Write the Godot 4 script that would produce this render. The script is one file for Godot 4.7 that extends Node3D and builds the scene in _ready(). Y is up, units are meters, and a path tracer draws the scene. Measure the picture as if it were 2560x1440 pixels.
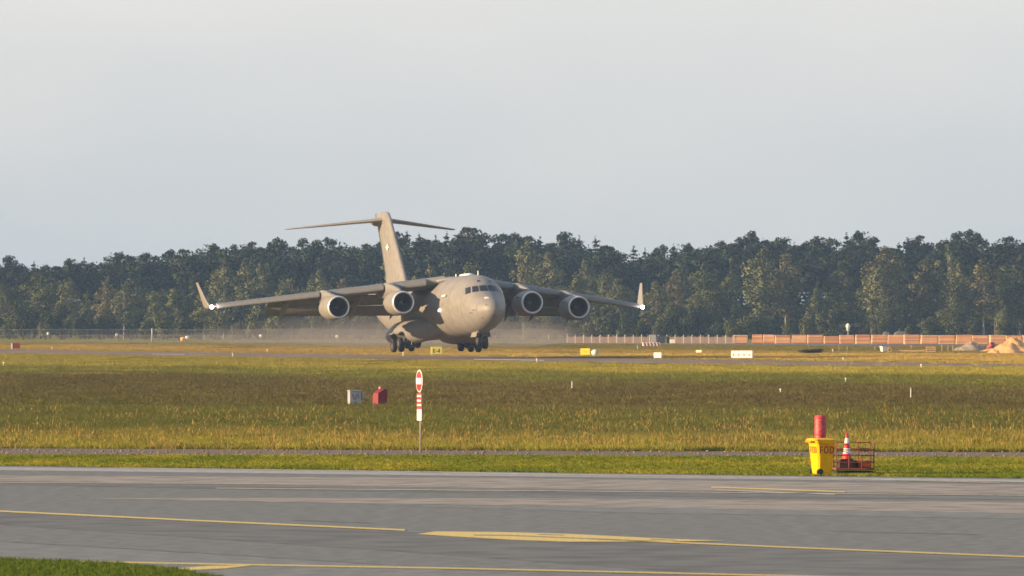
extends Node3D
# An airfield on a late summer evening: a grey four-engined transport aircraft just above the runway,
# a meadow and a taxiway in front, timber stacks, a fence and a mixed forest behind. Units are metres.

var rng := RandomNumberGenerator.new()
var used := {}
var M := {}
var meadow_noise := FastNoiseLite.new()
var patch_noise := FastNoiseLite.new()

# ---------------------------------------------------------------- helpers
func numbered(called: String) -> String:
	if not used.has(called):
		used[called] = 0
		return called
	used[called] += 1
	return "%s_%03d" % [called, used[called]]

func tag(o: Node, label := "", category := "", group := "", kind := "") -> void:
	if label: o.set_meta("label", label)
	if category: o.set_meta("category", category)
	if group: o.set_meta("group", group)
	if kind: o.set_meta("kind", kind)

func thing(called: String, label: String, category: String, at := Vector3.ZERO, turn := 0.0, group := "") -> Node3D:
	var o := Node3D.new()
	o.name = numbered(called)
	add_child(o)
	o.position = at
	o.rotation.y = turn
	tag(o, label, category, group)
	return o

func obj(called: String, mesh: Mesh, mat: Material, parent: Node, at := Vector3.ZERO) -> MeshInstance3D:
	var o := MeshInstance3D.new()
	o.name = numbered(called) if parent == self else called
	o.mesh = mesh
	o.material_override = mat
	o.cast_shadow = GeometryInstance3D.SHADOW_CASTING_SETTING_ON
	parent.add_child(o, true)
	o.position = at
	return o

func stx() -> SurfaceTool:
	var st := SurfaceTool.new()
	st.begin(Mesh.PRIMITIVE_TRIANGLES)
	return st

func done(st: SurfaceTool) -> ArrayMesh:
	st.generate_normals()
	return st.commit()

func tri(st: SurfaceTool, a: Vector3, b: Vector3, c: Vector3) -> void:
	st.add_vertex(a)
	st.add_vertex(b)
	st.add_vertex(c)

func quad(st: SurfaceTool, a: Vector3, b: Vector3, c: Vector3, d: Vector3) -> void:
	tri(st, a, b, c)
	tri(st, a, c, d)

# a chamfered box
func add_box(st: SurfaceTool, at: Vector3, size: Vector3, basis := Basis(), bevel := 0.0) -> void:
	st.set_smooth_group(-1)
	var h := size / 2.0
	var b := minf(bevel, minf(h.x, minf(h.y, h.z)) * 0.9)
	if b <= 0.0:
		var p := []
		for x in [-1, 1]:
			for y in [-1, 1]:
				for z in [-1, 1]:
					p.append(at + basis * Vector3(x * h.x, y * h.y, z * h.z))
		quad(st, p[1], p[3], p[7], p[5])
		quad(st, p[4], p[6], p[2], p[0])
		quad(st, p[0], p[2], p[3], p[1])
		quad(st, p[5], p[7], p[6], p[4])
		quad(st, p[2], p[6], p[7], p[3])
		quad(st, p[0], p[1], p[5], p[4])
		return
	var rows := []
	for lay in [[-h.y, b], [-h.y + b, 0.0], [h.y - b, 0.0], [h.y, b]]:
		var i: float = lay[1]
		var hx := h.x - i
		var hz := h.z - i
		var row := []
		for q in [[-hx + b, -hz], [hx - b, -hz], [hx, -hz + b], [hx, hz - b], [hx - b, hz], [-hx + b, hz], [-hx, hz - b], [-hx, -hz + b]]:
			row.append(at + basis * Vector3(q[0], lay[0], q[1]))
		rows.append(row)
	for r in 3:
		for k in 8:
			var n := (k + 1) % 8
			quad(st, rows[r][k], rows[r + 1][k], rows[r + 1][n], rows[r][n])
	for k in range(1, 7):
		tri(st, rows[3][0], rows[3][k + 1], rows[3][k])
		tri(st, rows[0][0], rows[0][k], rows[0][k + 1])

func box_mesh(size: Vector3, bevel := 0.02) -> ArrayMesh:
	var st := stx()
	add_box(st, Vector3(0, size.y / 2.0, 0), size, Basis(), bevel)
	return done(st)

# a lofted skin through rings of equal length
func add_loft(st: SurfaceTool, rings: Array, cap := true, group := 1) -> void:
	st.set_smooth_group(group)
	var n: int = rings[0].size()
	for r in rings.size() - 1:
		for k in n:
			var m := (k + 1) % n
			quad(st, rings[r][k], rings[r][m], rings[r + 1][m], rings[r + 1][k])
	if cap:
		st.set_smooth_group(-1)
		for e in [0, rings.size() - 1]:
			var ring: Array = rings[e]
			var c := Vector3.ZERO
			for p in ring: c += p
			c /= n
			for k in n:
				if e == 0: tri(st, c, ring[(k + 1) % n], ring[k])
				else: tri(st, c, ring[k], ring[(k + 1) % n])

func ring_at(c: Vector3, ax: Vector3, ay: Vector3, n: int) -> Array:
	var out := []
	for k in n:
		var a := TAU * k / n
		out.append(c + ax * cos(a) + ay * sin(a))
	return out

func add_tube(st: SurfaceTool, a: Vector3, b: Vector3, ra: float, rb := -1.0, n := 8, cap := true) -> void:
	if rb < 0.0: rb = ra
	var d := (b - a).normalized()
	var s := d.cross(Vector3.UP if absf(d.y) < 0.9 else Vector3.RIGHT).normalized()
	var t := d.cross(s).normalized()
	add_loft(st, [ring_at(a, s * ra, t * ra, n), ring_at(b, s * rb, t * rb, n)], cap, 2)

func tube_mesh(a: Vector3, b: Vector3, ra: float, rb := -1.0, n := 8) -> ArrayMesh:
	var st := stx()
	add_tube(st, a, b, ra, rb, n)
	return done(st)

# profile points (radius, height) turned about an axis
func add_lathe(st: SurfaceTool, at: Vector3, axis: Vector3, profile: Array, n := 24, group := 3) -> void:
	var d := axis.normalized()
	var s := d.cross(Vector3.UP if absf(d.y) < 0.9 else Vector3.RIGHT).normalized()
	var t := d.cross(s).normalized()
	var rings := []
	for p in profile:
		rings.append(ring_at(at + d * p[1], s * maxf(p[0], 0.0005), t * maxf(p[0], 0.0005), n))
	add_loft(st, rings, false, group)

func lathe_mesh(profile: Array, axis := Vector3.UP, n := 24) -> ArrayMesh:
	var st := stx()
	add_lathe(st, Vector3.ZERO, axis, profile, n)
	return done(st)

# a flat sheet over the ground from a polygon of (x, z) points
func sheet(points: Array, y: float) -> ArrayMesh:
	var st := stx()
	st.set_smooth_group(-1)
	var poly := PackedVector2Array(points)
	var idx := Geometry2D.triangulate_polygon(poly)
	for k in range(0, idx.size(), 3):
		var a := poly[idx[k]]
		var b := poly[idx[k + 1]]
		var c := poly[idx[k + 2]]
		if (b - a).cross(c - a) < 0.0:
			var sw := b
			b = c
			c = sw
		tri(st, Vector3(a.x, y, a.y), Vector3(b.x, y, b.y), Vector3(c.x, y, c.y))
	return done(st)

func lin(r: float, g: float, b: float) -> Color:
	return Color(r, g, b).linear_to_srgb()

func mat(r: float, g: float, b: float, rough := 0.8, metal := 0.0, spec := 0.5) -> StandardMaterial3D:
	var m := StandardMaterial3D.new()
	m.albedo_color = lin(r, g, b)
	m.roughness = rough
	m.metallic = metal
	m.metallic_specular = spec
	return m

func noise_tex(freq: float, lo: float, hi: float, seed_v: int, size := 512, octaves := 4) -> ImageTexture:
	var n := FastNoiseLite.new()
	n.seed = seed_v
	n.noise_type = FastNoiseLite.TYPE_SIMPLEX_SMOOTH
	n.frequency = freq
	n.fractal_octaves = octaves
	var src := n.get_seamless_image(size, size)
	src.convert(Image.FORMAT_RGB8)
	for y in size:
		for x in size:
			var v := lo + (hi - lo) * src.get_pixel(x, y).r
			src.set_pixel(x, y, Color(v, v, v))
	return ImageTexture.create_from_image(src)

func grain(m: StandardMaterial3D, tex: Texture2D, metres: float, world := true) -> StandardMaterial3D:
	m.albedo_texture = tex
	m.uv1_triplanar = true
	m.uv1_world_triplanar = world
	m.uv1_scale = Vector3.ONE / metres
	return m

func glow(r: float, g: float, b: float, energy: float) -> StandardMaterial3D:
	var m := StandardMaterial3D.new()
	m.albedo_color = Color(0.9, 0.9, 0.9)
	m.emission_enabled = true
	m.emission = lin(r, g, b)
	m.emission_energy_multiplier = energy
	return m

func _ready() -> void:
	rng.seed = 20417
	setup_view()
	setup_materials()
	build_ground()
	build_runway_area()
	build_taxiway()
	build_aircraft()
	build_foreground()
	build_signs()
	build_far_field()
	build_fences()
	build_timber()
	build_forest()
	build_grass()
	build_dust()

# ---------------------------------------------------------------- camera, sky, sun
func setup_view() -> void:
	var cam := Camera3D.new()
	cam.name = "camera"
	add_child(cam)
	cam.position = Vector3(0, 4.47, 0)
	cam.rotation_degrees.x = 0.2031
	cam.fov = 3.7488
	cam.near = 1.0
	cam.far = 9000.0
	cam.current = true
	# a long lens: 367 mm behind a 24 mm high frame, nothing quite critically sharp
	var lens := CameraAttributesPhysical.new()
	lens.frustum_focal_length = 366.67
	lens.frustum_near = 1.0
	lens.frustum_far = 9000.0
	lens.frustum_focus_distance = 420.0
	lens.exposure_aperture = 9.2
	cam.attributes = lens

	var sun := DirectionalLight3D.new()
	sun.name = "sun"
	add_child(sun)
	var az := deg_to_rad(74.0)
	var el := deg_to_rad(11.6)
	sun.look_at_from_position(Vector3(-sin(az) * cos(el), sin(el), cos(az) * cos(el)) * 100.0, Vector3.ZERO)
	sun.light_energy = 1.6
	sun.light_color = lin(1.0, 0.70, 0.40)
	sun.light_angular_distance = 0.6
	sun.shadow_enabled = true

	var we := WorldEnvironment.new()
	we.name = "world_environment"
	add_child(we)
	var e := Environment.new()
	e.background_mode = Environment.BG_SKY
	var sm := PanoramaSkyMaterial.new()
	sm.panorama = sky_picture()
	var sky := Sky.new()
	sky.sky_material = sm
	e.sky = sky
	e.tonemap_mode = Environment.TONE_MAPPER_LINEAR
	e.tonemap_exposure = 2.0
	e.fog_enabled = true
	e.fog_density = 0.000074
	e.fog_light_color = lin(0.40, 0.64, 1.0)
	e.volumetric_fog_enabled = true
	e.volumetric_fog_density = 0.0
	e.sdfgi_enabled = true
	e.ssao_enabled = true
	e.ssil_enabled = true
	we.environment = e

# thin high overcast: pale grey-white, a little bluer towards the horizon and the zenith, soft veils
func sky_picture() -> ImageTexture:
	var w := 2048
	var h := 1024
	var img := Image.create(w, h, false, Image.FORMAT_RGBF)
	var n := FastNoiseLite.new()
	n.seed = 5
	n.frequency = 1.0
	n.fractal_octaves = 4
	for y in h:
		var up := (0.5 - (y + 0.5) / h) * PI
		var low := clampf(rad_to_deg(up), 0.0, 90.0)
		var base := Color(0.323, 0.333, 0.337)
		base = base.lerp(Color(0.402, 0.397, 0.382), smoothstep(0.5, 2.5, low))
		base = base.lerp(Color(0.110, 0.180, 0.306), smoothstep(4.0, 65.0, low))
		if up < 0.0: base = Color(0.14, 0.135, 0.12)
		for x in w:
			var a := (x + 0.5) / w * TAU
			var c := base
			if up >= 0.0:
				var v := n.get_noise_3d(cos(a) * 12.0, up * 40.0, sin(a) * 12.0)
				var v2 := n.get_noise_3d(cos(a) * 34.0 + 40.0, up * 110.0, sin(a) * 34.0)
				c = base * (1.0 + 0.06 * v + 0.03 * v2)
				c.r *= 1.0 + 0.03 * v + 0.015 * v2
				c.b *= 1.0 - 0.03 * v - 0.015 * v2
			img.set_pixel(x, y, c)
	return ImageTexture.create_from_image(img)

func setup_materials() -> void:
	var fine := noise_tex(0.03, 0.78, 1.1, 3)
	var coarse := noise_tex(0.012, 0.74, 1.12, 11)
	var streak := noise_tex(0.02, 0.86, 1.06, 21)
	var stain := noise_tex(0.012, 0.88, 1.06, 23, 1024, 5)
	M.fine = fine
	M.coarse = coarse
	M.skin = grain(mat(0.236, 0.224, 0.206, 0.5, 0.0, 0.4), stain, 12.0, false)
	M.skin_dark = M.skin
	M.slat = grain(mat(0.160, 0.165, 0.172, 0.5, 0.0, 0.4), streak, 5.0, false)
	M.skin_light = mat(0.55, 0.54, 0.52, 0.5)
	M.lip = mat(0.62, 0.62, 0.62, 0.35, 0.35)
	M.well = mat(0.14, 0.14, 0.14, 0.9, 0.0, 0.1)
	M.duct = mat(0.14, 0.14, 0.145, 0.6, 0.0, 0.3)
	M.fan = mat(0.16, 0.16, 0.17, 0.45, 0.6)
	M.tyre = mat(0.018, 0.018, 0.02, 0.85)
	M.rim = mat(0.10, 0.09, 0.085, 0.6)
	M.strut = mat(0.45, 0.45, 0.44, 0.4, 0.2)
	M.pane = mat(0.02, 0.022, 0.03, 0.05)
	M.mark = mat(0.75, 0.72, 0.66, 0.6)
	M.white = mat(0.70, 0.69, 0.66, 0.6)
	M.cream = mat(0.80, 0.74, 0.56, 0.6)
	M.red = mat(0.58, 0.025, 0.03, 0.5)
	M.dark_red = mat(0.30, 0.03, 0.035, 0.6)
	M.yellow = mat(0.80, 0.52, 0.012, 0.45)
	M.bin_yellow = grain(mat(0.84, 0.46, 0.003, 0.5, 0.0, 0.25), noise_tex(0.02, 0.9, 1.04, 8, 256), 1.2, false)
	M.orange = mat(0.75, 0.20, 0.02, 0.6)
	M.print_orange = mat(0.34, 0.05, 0.004, 0.7)
	M.black = mat(0.02, 0.02, 0.022, 0.7)
	M.grey = mat(0.33, 0.34, 0.35, 0.6)
	M.mid_grey = mat(0.16, 0.17, 0.18, 0.7)
	M.galvanised = mat(0.42, 0.43, 0.42, 0.45, 0.4)
	M.rust = grain(mat(0.26, 0.07, 0.05, 0.75), noise_tex(0.05, 0.6, 1.15, 31, 256), 0.6, false)
	M.asphalt = grain(mat(0.182, 0.188, 0.168, 0.75, 0.0, 0.4), fine, 9.0)
	M.asphalt_dark = grain(mat(0.152, 0.152, 0.138, 0.75, 0.0, 0.4), coarse, 14.0)
	M.asphalt_pale = grain(mat(0.208, 0.216, 0.194, 0.75, 0.0, 0.4), fine, 12.0)
	M.asphalt_warm = grain(mat(0.335, 0.29, 0.235, 0.8, 0.0, 0.4), coarse, 11.0)
	M.seam = mat(0.145, 0.145, 0.135, 0.8)
	M.concrete = grain(mat(0.40, 0.385, 0.36, 0.8), fine, 6.0)
	M.line_yellow = grain(mat(0.78, 0.57, 0.15, 0.7), fine, 2.2)
	M.line_pale = grain(mat(0.58, 0.52, 0.38, 0.75), coarse, 2.6)
	M.line_white = grain(mat(0.66, 0.62, 0.55, 0.7), fine, 5.0)
	M.gravel = grain(mat(0.25, 0.20, 0.16, 0.95, 0.0, 0.1), coarse, 3.0)
	M.runway = grain(mat(0.31, 0.225, 0.165, 1.0, 0.0, 0.1), coarse, 40.0)
	M.strip = grain(mat(0.27, 0.25, 0.24, 1.0, 0.0, 0.1), coarse, 60.0)
	M.dark_road = grain(mat(0.11, 0.10, 0.095, 0.8), coarse, 20.0)
	M.sand = grain(mat(0.70, 0.39, 0.155, 0.95), noise_tex(0.03, 0.75, 1.1, 71, 256), 3.0)
	M.spoil = grain(mat(0.36, 0.28, 0.20, 0.95), noise_tex(0.04, 0.6, 1.2, 72, 256), 2.0)
	var woods := []
	for c in [[0.64, 0.335, 0.165], [0.71, 0.40, 0.20], [0.56, 0.28, 0.135], [0.75, 0.47, 0.25]]:
		woods.append(grain(mat(c[0], c[1], c[2], 0.85), noise_tex(0.05, 0.75, 1.1, 80, 256), 2.0, false))
	M.woods = woods
	M.fence_wood = grain(mat(0.19, 0.145, 0.125, 0.9), noise_tex(0.08, 0.7, 1.1, 83, 256), 2.5)
	M.post = mat(0.44, 0.37, 0.31, 0.8)
	M.wire_post = mat(0.10, 0.10, 0.09, 0.8)
	M.bark = grain(mat(0.10, 0.075, 0.055, 0.9), fine, 1.5, false)
	M.pine_bark = grain(mat(0.20, 0.11, 0.065, 0.9), fine, 1.5, false)
	M.birch_bark = grain(mat(0.50, 0.47, 0.42, 0.85), noise_tex(0.06, 0.35, 1.1, 90, 256), 1.6, false)
	for kind in [["spruce", 0.042, 0.062, 0.038], ["spruce_dark", 0.031, 0.048, 0.034], ["pine", 0.056, 0.074, 0.040], ["broad", 0.130, 0.152, 0.058], ["broad_dark", 0.090, 0.110, 0.046], ["birch", 0.180, 0.198, 0.095], ["birch_gold", 0.205, 0.190, 0.100], ["shrub", 0.155, 0.172, 0.072]]:
		var m := StandardMaterial3D.new()
		m.albedo_color = lin(kind[1], kind[2], kind[3])
		m.vertex_color_use_as_albedo = true
		m.roughness = 0.75
		m.metallic_specular = 0.25
		m.backlight_enabled = true
		m.backlight = Color(0.35, 0.35, 0.2)
		M[kind[0]] = m
	var g := StandardMaterial3D.new()
	g.vertex_color_use_as_albedo = true
	g.roughness = 0.8
	g.metallic_specular = 0.0
	g.backlight_enabled = true
	g.backlight = Color(0.5, 0.5, 0.3)
	M.grass = g
	var gr := StandardMaterial3D.new()
	gr.vertex_color_use_as_albedo = true
	gr.roughness = 0.95
	gr.metallic_specular = 0.0
	M.earth = grain(gr, coarse, 17.0)

# ---------------------------------------------------------------- ground
# meadow colour by place: x to the right, d metres away from the terrace (linear base colours)
func meadow_color(x: float, d: float) -> Color:
	var wob := meadow_noise.get_noise_2d(x * 0.6, d * 0.05) 
	var near := patch_noise.get_noise_2d(x * 2.4, d * 0.55)
	var dd := d * (1.0 + 0.07 * wob) + x * 1.9 * clampf((d - 330.0) / 200.0, 0.0, 1.0)
	var gold := Color(0.27, 0.25, 0.048)
	var russet := Color(0.23, 0.18, 0.065)
	var green := Color(0.130, 0.140, 0.040)
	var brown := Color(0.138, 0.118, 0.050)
	var fresh := Color(0.25, 0.26, 0.045)
	var straw := Color(0.50, 0.40, 0.085)
	var dry := Color(0.70, 0.49, 0.14)
	var c := gold
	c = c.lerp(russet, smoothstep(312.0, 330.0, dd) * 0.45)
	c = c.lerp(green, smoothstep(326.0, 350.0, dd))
	c = c.lerp(brown, smoothstep(380.0, 490.0, dd))  # duller brown band, darker than the meadow before and beyond it
	c = c.lerp(green.lerp(fresh, 0.4), smoothstep(600.0, 700.0, dd))
	c = c.lerp(fresh.lerp(straw, 0.55), smoothstep(720.0, 790.0, dd))
	c = c.lerp(dry, smoothstep(960.0, 1130.0, d + x * 3.4))
	c = c.lerp(straw.lerp(green, 0.35), smoothstep(1240.0, 1420.0, d + x * 3.0))
	if d < 292.0:
		c = Color(0.17, 0.20, 0.035).lerp(Color(0.26, 0.24, 0.05), clampf(0.45 + near, 0.0, 1.0))
	elif d > 700.0:
		c = c.lerp(green, clampf(near * 1.3 + wob * 0.8 - 0.10, 0.0, 0.75))
		c = c.lerp(straw, clampf(-near * 1.4 - 0.15, 0.0, 0.6))
	else:
		c = c.lerp(green, clampf(near * 1.1 - 0.10, 0.0, 0.6))
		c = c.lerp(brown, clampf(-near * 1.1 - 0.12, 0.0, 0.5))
	return c * (1.0 + 0.16 * near + 0.12 * wob)

func build_ground() -> void:
	meadow_noise.seed = 4
	meadow_noise.frequency = 0.05
	meadow_noise.fractal_octaves = 3
	patch_noise.seed = 9
	patch_noise.frequency = 0.06
	patch_noise.fractal_octaves = 4
	var xs := [-2500.0, -1200.0, -600.0, -300.0]
	for k in 97: xs.append(-168.0 + 3.5 * k)
	xs.append_array([300.0, 600.0, 1200.0, 2500.0])
	var zs := [200.0, 60.0]
	var d := 90.0
	while d < 2300.0:
		zs.append(-d)
		d *= 1.012
	zs.append_array([-2600.0, -3200.0, -6000.0])
	var st := stx()
	st.set_smooth_group(0)
	for i in zs.size():
		for k in xs.size():
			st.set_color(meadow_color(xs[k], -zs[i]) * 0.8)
			st.add_vertex(Vector3(xs[k], 0.0, zs[i]))
	var n := xs.size()
	for i in zs.size() - 1:
		for k in n - 1:
			var a := i * n + k
			for q in [a, a + n, a + n + 1, a, a + n + 1, a + 1]: st.add_index(q)
	var o := obj("ground", done(st), M.earth, self)
	tag(o, "meadow ground of green, brown and straw coloured grass", "ground", "", "structure")

func flat(called: String, points: Array, y: float, m: Material, parent: Node) -> MeshInstance3D:
	return obj(called, sheet(points, y), m, parent)

func build_runway_area() -> void:
	var r := flat("runway", [Vector2(-201.0, -1718.0), Vector2(176.5, -446.0), Vector2(156.7, -405.6), Vector2(-178.1, -1512.6)], 0.03, M.runway, self)
	tag(r, "runway strip beneath the transport aircraft", "runway", "", "structure")
	flat("painted_line", [Vector2(-4.21, -976.08), Vector2(3.46, -950.60), Vector2(3.41, -937.02), Vector2(-4.15, -961.76)], 0.06, M.line_white, r)
	flat("painted_line", [Vector2(-45.85, -1120.68), Vector2(-41.20, -1108.06), Vector2(-40.79, -1096.93), Vector2(-45.38, -1109.31)], 0.06, M.line_white, r)
	flat("painted_line", [Vector2(9.14, -913.52), Vector2(14.74, -900.96), Vector2(14.65, -895.22), Vector2(9.08, -907.61)], 0.06, M.line_pale, r)
	flat("painted_line", [Vector2(30.91, -829.17), Vector2(35.95, -815.42), Vector2(35.72, -810.05), Vector2(30.70, -823.62)], 0.06, M.line_pale, r)
	var t := flat("taxi_strip", [Vector2(-60.04, -1834.70), Vector2(100.43, -1556.01), Vector2(93.07, -1441.94), Vector2(-57.06, -1743.62)], 0.03, M.strip, self)
	tag(t, "far grey paved strip in front of the timber stacks and fence", "taxiway", "", "structure")
	var k := flat("service_road", [Vector2(29.03, -1064.29), Vector2(72.46, -1122.60), Vector2(66.40, -1028.66), Vector2(28.53, -1046.17)], 0.03, M.dark_road, self)
	tag(k, "dark service road below the sand heaps", "road", "", "structure")
	flat("painted_line", [Vector2(39.58, -1067.17), Vector2(42.08, -1037.89), Vector2(41.69, -1028.12), Vector2(39.20, -1056.85)], 0.06, M.line_white, k)
	flat("painted_line", [Vector2(53.55, -1090.85), Vector2(53.55, -1044.50), Vector2(53.05, -1034.61), Vector2(53.02, -1080.07)], 0.06, M.line_white, k)

func build_taxiway() -> void:
	var t := flat("taxiway", [Vector2(-58.06, -298.45), Vector2(47.73, -222.49), Vector2(14.05, -65.47), Vector2(-12.74, -65.47)], 0.010, M.asphalt, self)
	tag(t, "wide grey asphalt taxiway with faded yellow lines across the foreground", "taxiway", "", "structure")
	var bands := [
		[[Vector2(-27.11, -273.55), Vector2(22.97, -238.40), Vector2(22.59, -234.42), Vector2(-26.52, -267.59)], M.concrete, 0.014],
		[[Vector2(-14.60, -250.87), Vector2(-0.90, -247.09), Vector2(13.79, -236.96), Vector2(22.35, -231.93), Vector2(20.97, -217.57), Vector2(13.00, -223.50), Vector2(-0.85, -232.48), Vector2(-14.09, -242.22), Vector2(-24.61, -248.33), Vector2(-25.38, -256.09)], M.asphalt_warm, 0.014],
		[[Vector2(-10.75, -219.02), Vector2(-5.79, -219.51), Vector2(2.19, -218.53), Vector2(12.47, -214.25), Vector2(20.25, -210.13), Vector2(19.03, -197.47), Vector2(11.77, -202.35), Vector2(2.09, -209.23), Vector2(-4.66, -213.78), Vector2(-8.68, -217.09)], M.asphalt_warm, 0.014],
		[[Vector2(-16.12, -211.03), Vector2(-11.77, -202.35), Vector2(-2.35, -184.50), Vector2(9.47, -162.81), Vector2(14.71, -152.70), Vector2(13.13, -136.20), Vector2(6.73, -145.26), Vector2(-2.15, -168.97), Vector2(-11.11, -190.95), Vector2(-15.20, -199.07)], M.asphalt_dark, 0.014],
		[[Vector2(-14.12, -184.85), Vector2(-10.25, -176.24), Vector2(-5.94, -167.53), Vector2(-2.03, -159.13), Vector2(0.14, -152.70), Vector2(-1.15, -140.09), Vector2(-11.70, -153.18)], M.asphalt_pale, 0.014],
		[[Vector2(-3.66, -211.94), Vector2(2.09, -209.23), Vector2(11.77, -202.35), Vector2(17.37, -199.07), Vector2(16.89, -193.58), Vector2(11.44, -196.68), Vector2(2.03, -203.18)], M.asphalt_pale, 0.014],
		[[Vector2(-17.23, -239.85), Vector2(-7.27, -235.26), Vector2(6.27, -222.49), Vector2(13.98, -216.61), Vector2(6.19, -219.51), Vector2(-7.14, -230.85)], M.asphalt_dark, 0.014],
	]
	for b in bands: flat("asphalt_lane", b[0], b[2], b[1], t)
	var lines := [
		[[Vector2(-14.04, -208.70), Vector2(-11.92, -204.79), Vector2(-6.92, -195.04), Vector2(-2.27, -186.36), Vector2(-2.25, -185.09), Vector2(-6.87, -193.66), Vector2(-11.83, -203.27), Vector2(-13.93, -207.12)], M.line_yellow],
		[[Vector2(1.63, -178.83), Vector2(5.62, -171.80), Vector2(9.62, -165.31), Vector2(12.55, -160.58), Vector2(12.49, -159.75), Vector2(9.57, -164.42), Vector2(5.59, -170.85), Vector2(1.62, -177.80)], M.line_yellow],
		[[Vector2(-1.96, -182.28), Vector2(-1.59, -184.50), Vector2(-0.25, -183.99), Vector2(1.16, -182.45), Vector2(3.08, -178.48), Vector2(4.30, -176.68), Vector2(2.88, -176.08), Vector2(1.12, -175.92), Vector2(0.00, -177.51), Vector2(-1.15, -180.11)], M.line_yellow],
		[[Vector2(-8.26, -162.30), Vector2(-5.24, -160.19), Vector2(-1.29, -157.75), Vector2(3.50, -154.04), Vector2(9.64, -149.36), Vector2(9.59, -148.64), Vector2(3.48, -153.27), Vector2(-1.28, -156.94), Vector2(-5.22, -159.36), Vector2(-8.22, -161.45)], M.line_yellow],
		[[Vector2(-6.35, -156.10), Vector2(-5.48, -158.74), Vector2(-4.60, -159.33), Vector2(-5.14, -157.09), Vector2(-5.94, -155.60)], M.line_yellow],
		[[Vector2(5.30, -234.14), Vector2(7.03, -230.85), Vector2(8.61, -227.64), Vector2(8.55, -226.07), Vector2(6.98, -229.23), Vector2(5.26, -232.48)], M.line_yellow],
		[[Vector2(5.33, -229.71), Vector2(8.23, -223.96), Vector2(8.19, -223.04), Vector2(5.30, -228.75)], M.line_pale],
		[[Vector2(-13.96, -239.94), Vector2(-7.37, -238.49), Vector2(-1.39, -235.91), Vector2(-1.39, -235.18), Vector2(-7.35, -237.74), Vector2(-13.92, -239.18)], M.line_pale],
		[[Vector2(-7.81, -232.04), Vector2(0.21, -228.80), Vector2(7.38, -225.40), Vector2(14.32, -221.84), Vector2(14.27, -221.14), Vector2(7.35, -224.67), Vector2(0.21, -228.06), Vector2(-7.78, -231.28)], M.line_pale],
		[[Vector2(-11.75, -263.79), Vector2(-0.93, -255.56), Vector2(14.05, -241.44), Vector2(14.00, -240.62), Vector2(-0.93, -254.63), Vector2(-11.71, -262.80)], M.line_pale],
		[[Vector2(-2.68, -256.49), Vector2(4.19, -249.34), Vector2(4.18, -248.58), Vector2(-2.67, -255.69)], M.line_pale],
		[[Vector2(9.38, -245.60), Vector2(13.29, -239.62), Vector2(13.25, -238.92), Vector2(9.35, -244.87)], M.line_pale],
	]
	for l in lines: flat("painted_line", l[0], 0.022, l[1], t)
	var seams := [
		[Vector2(-0.78, -181.54), Vector2(-0.08, -181.37), Vector2(0.98, -179.55), Vector2(2.14, -177.61), Vector2(2.13, -177.09), Vector2(0.98, -179.03), Vector2(-0.08, -180.84), Vector2(-0.78, -181.00)],
		[Vector2(0.54, -182.14), Vector2(1.07, -181.47), Vector2(1.07, -181.07), Vector2(0.54, -181.74)],
		[Vector2(2.79, -178.04), Vector2(3.30, -177.24), Vector2(3.30, -176.82), Vector2(2.79, -177.62)],
	]
	for l in seams: flat("line_gap", l, 0.026, M.seam, t)
	for l in [[Vector2(-10.27, -176.55), Vector2(-5.95, -167.82), Vector2(-2.32, -159.77), Vector2(-2.32, -159.51), Vector2(-5.94, -167.53), Vector2(-10.25, -176.24)], [Vector2(6.65, -185.32), Vector2(7.69, -183.93), Vector2(9.62, -182.40), Vector2(9.60, -182.16), Vector2(7.68, -183.69), Vector2(6.65, -185.08)], [Vector2(-4.88, -195.25), Vector2(-2.97, -192.39), Vector2(-2.97, -192.13), Vector2(-4.87, -194.98)]]:
		flat("tar_seam", l, 0.026, M.seam, t)
	var p := flat("gravel_path", [Vector2(-46.69, -313.18), Vector2(-17.69, -303.99), Vector2(0.00, -298.45), Vector2(17.16, -294.87), Vector2(35.97, -290.95), Vector2(34.54, -279.37), Vector2(16.47, -282.99), Vector2(0.00, -287.12), Vector2(-16.78, -288.39), Vector2(-43.38, -290.95)], 0.012, M.gravel, self)
	tag(p, "narrow gravel path between the mown verge and the meadow", "path", "", "structure")
	# stones along the path, too small to count
	var st := stx()
	var lr := RandomNumberGenerator.new()
	lr.seed = 77
	for i in 900:
		var x := lr.randf_range(-24.0, 24.0)
		var zz := lr.randf_range(-299.0, -285.0) + (x + 5.0) * 0.10
		var s := lr.randf_range(0.02, 0.06)
		add_box(st, Vector3(x, s * 0.3 + 0.012, zz), Vector3(s * 1.6, s, s * 1.3), Basis(Vector3.UP, lr.randf() * TAU), s * 0.25)
	var stones := obj("path_stones", done(st), M.gravel, self)
	tag(stones, "loose stones scattered on the gravel path", "gravel", "", "stuff")
	var corner := flat("grass_corner", [Vector2(-12.73, -166.68), Vector2(-9.45, -162.41), Vector2(-8.21, -161.21), Vector2(-7.09, -159.13), Vector2(-6.02, -155.85), Vector2(-5.02, -151.29), Vector2(-4.08, -140.09), Vector2(-9.86, -129.06)], 0.035, grain(mat(0.075, 0.115, 0.022, 0.95), M.coarse, 3.0), self)
	tag(corner, "corner of mown green grass beside the near taxiway line", "ground", "", "structure")

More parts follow.
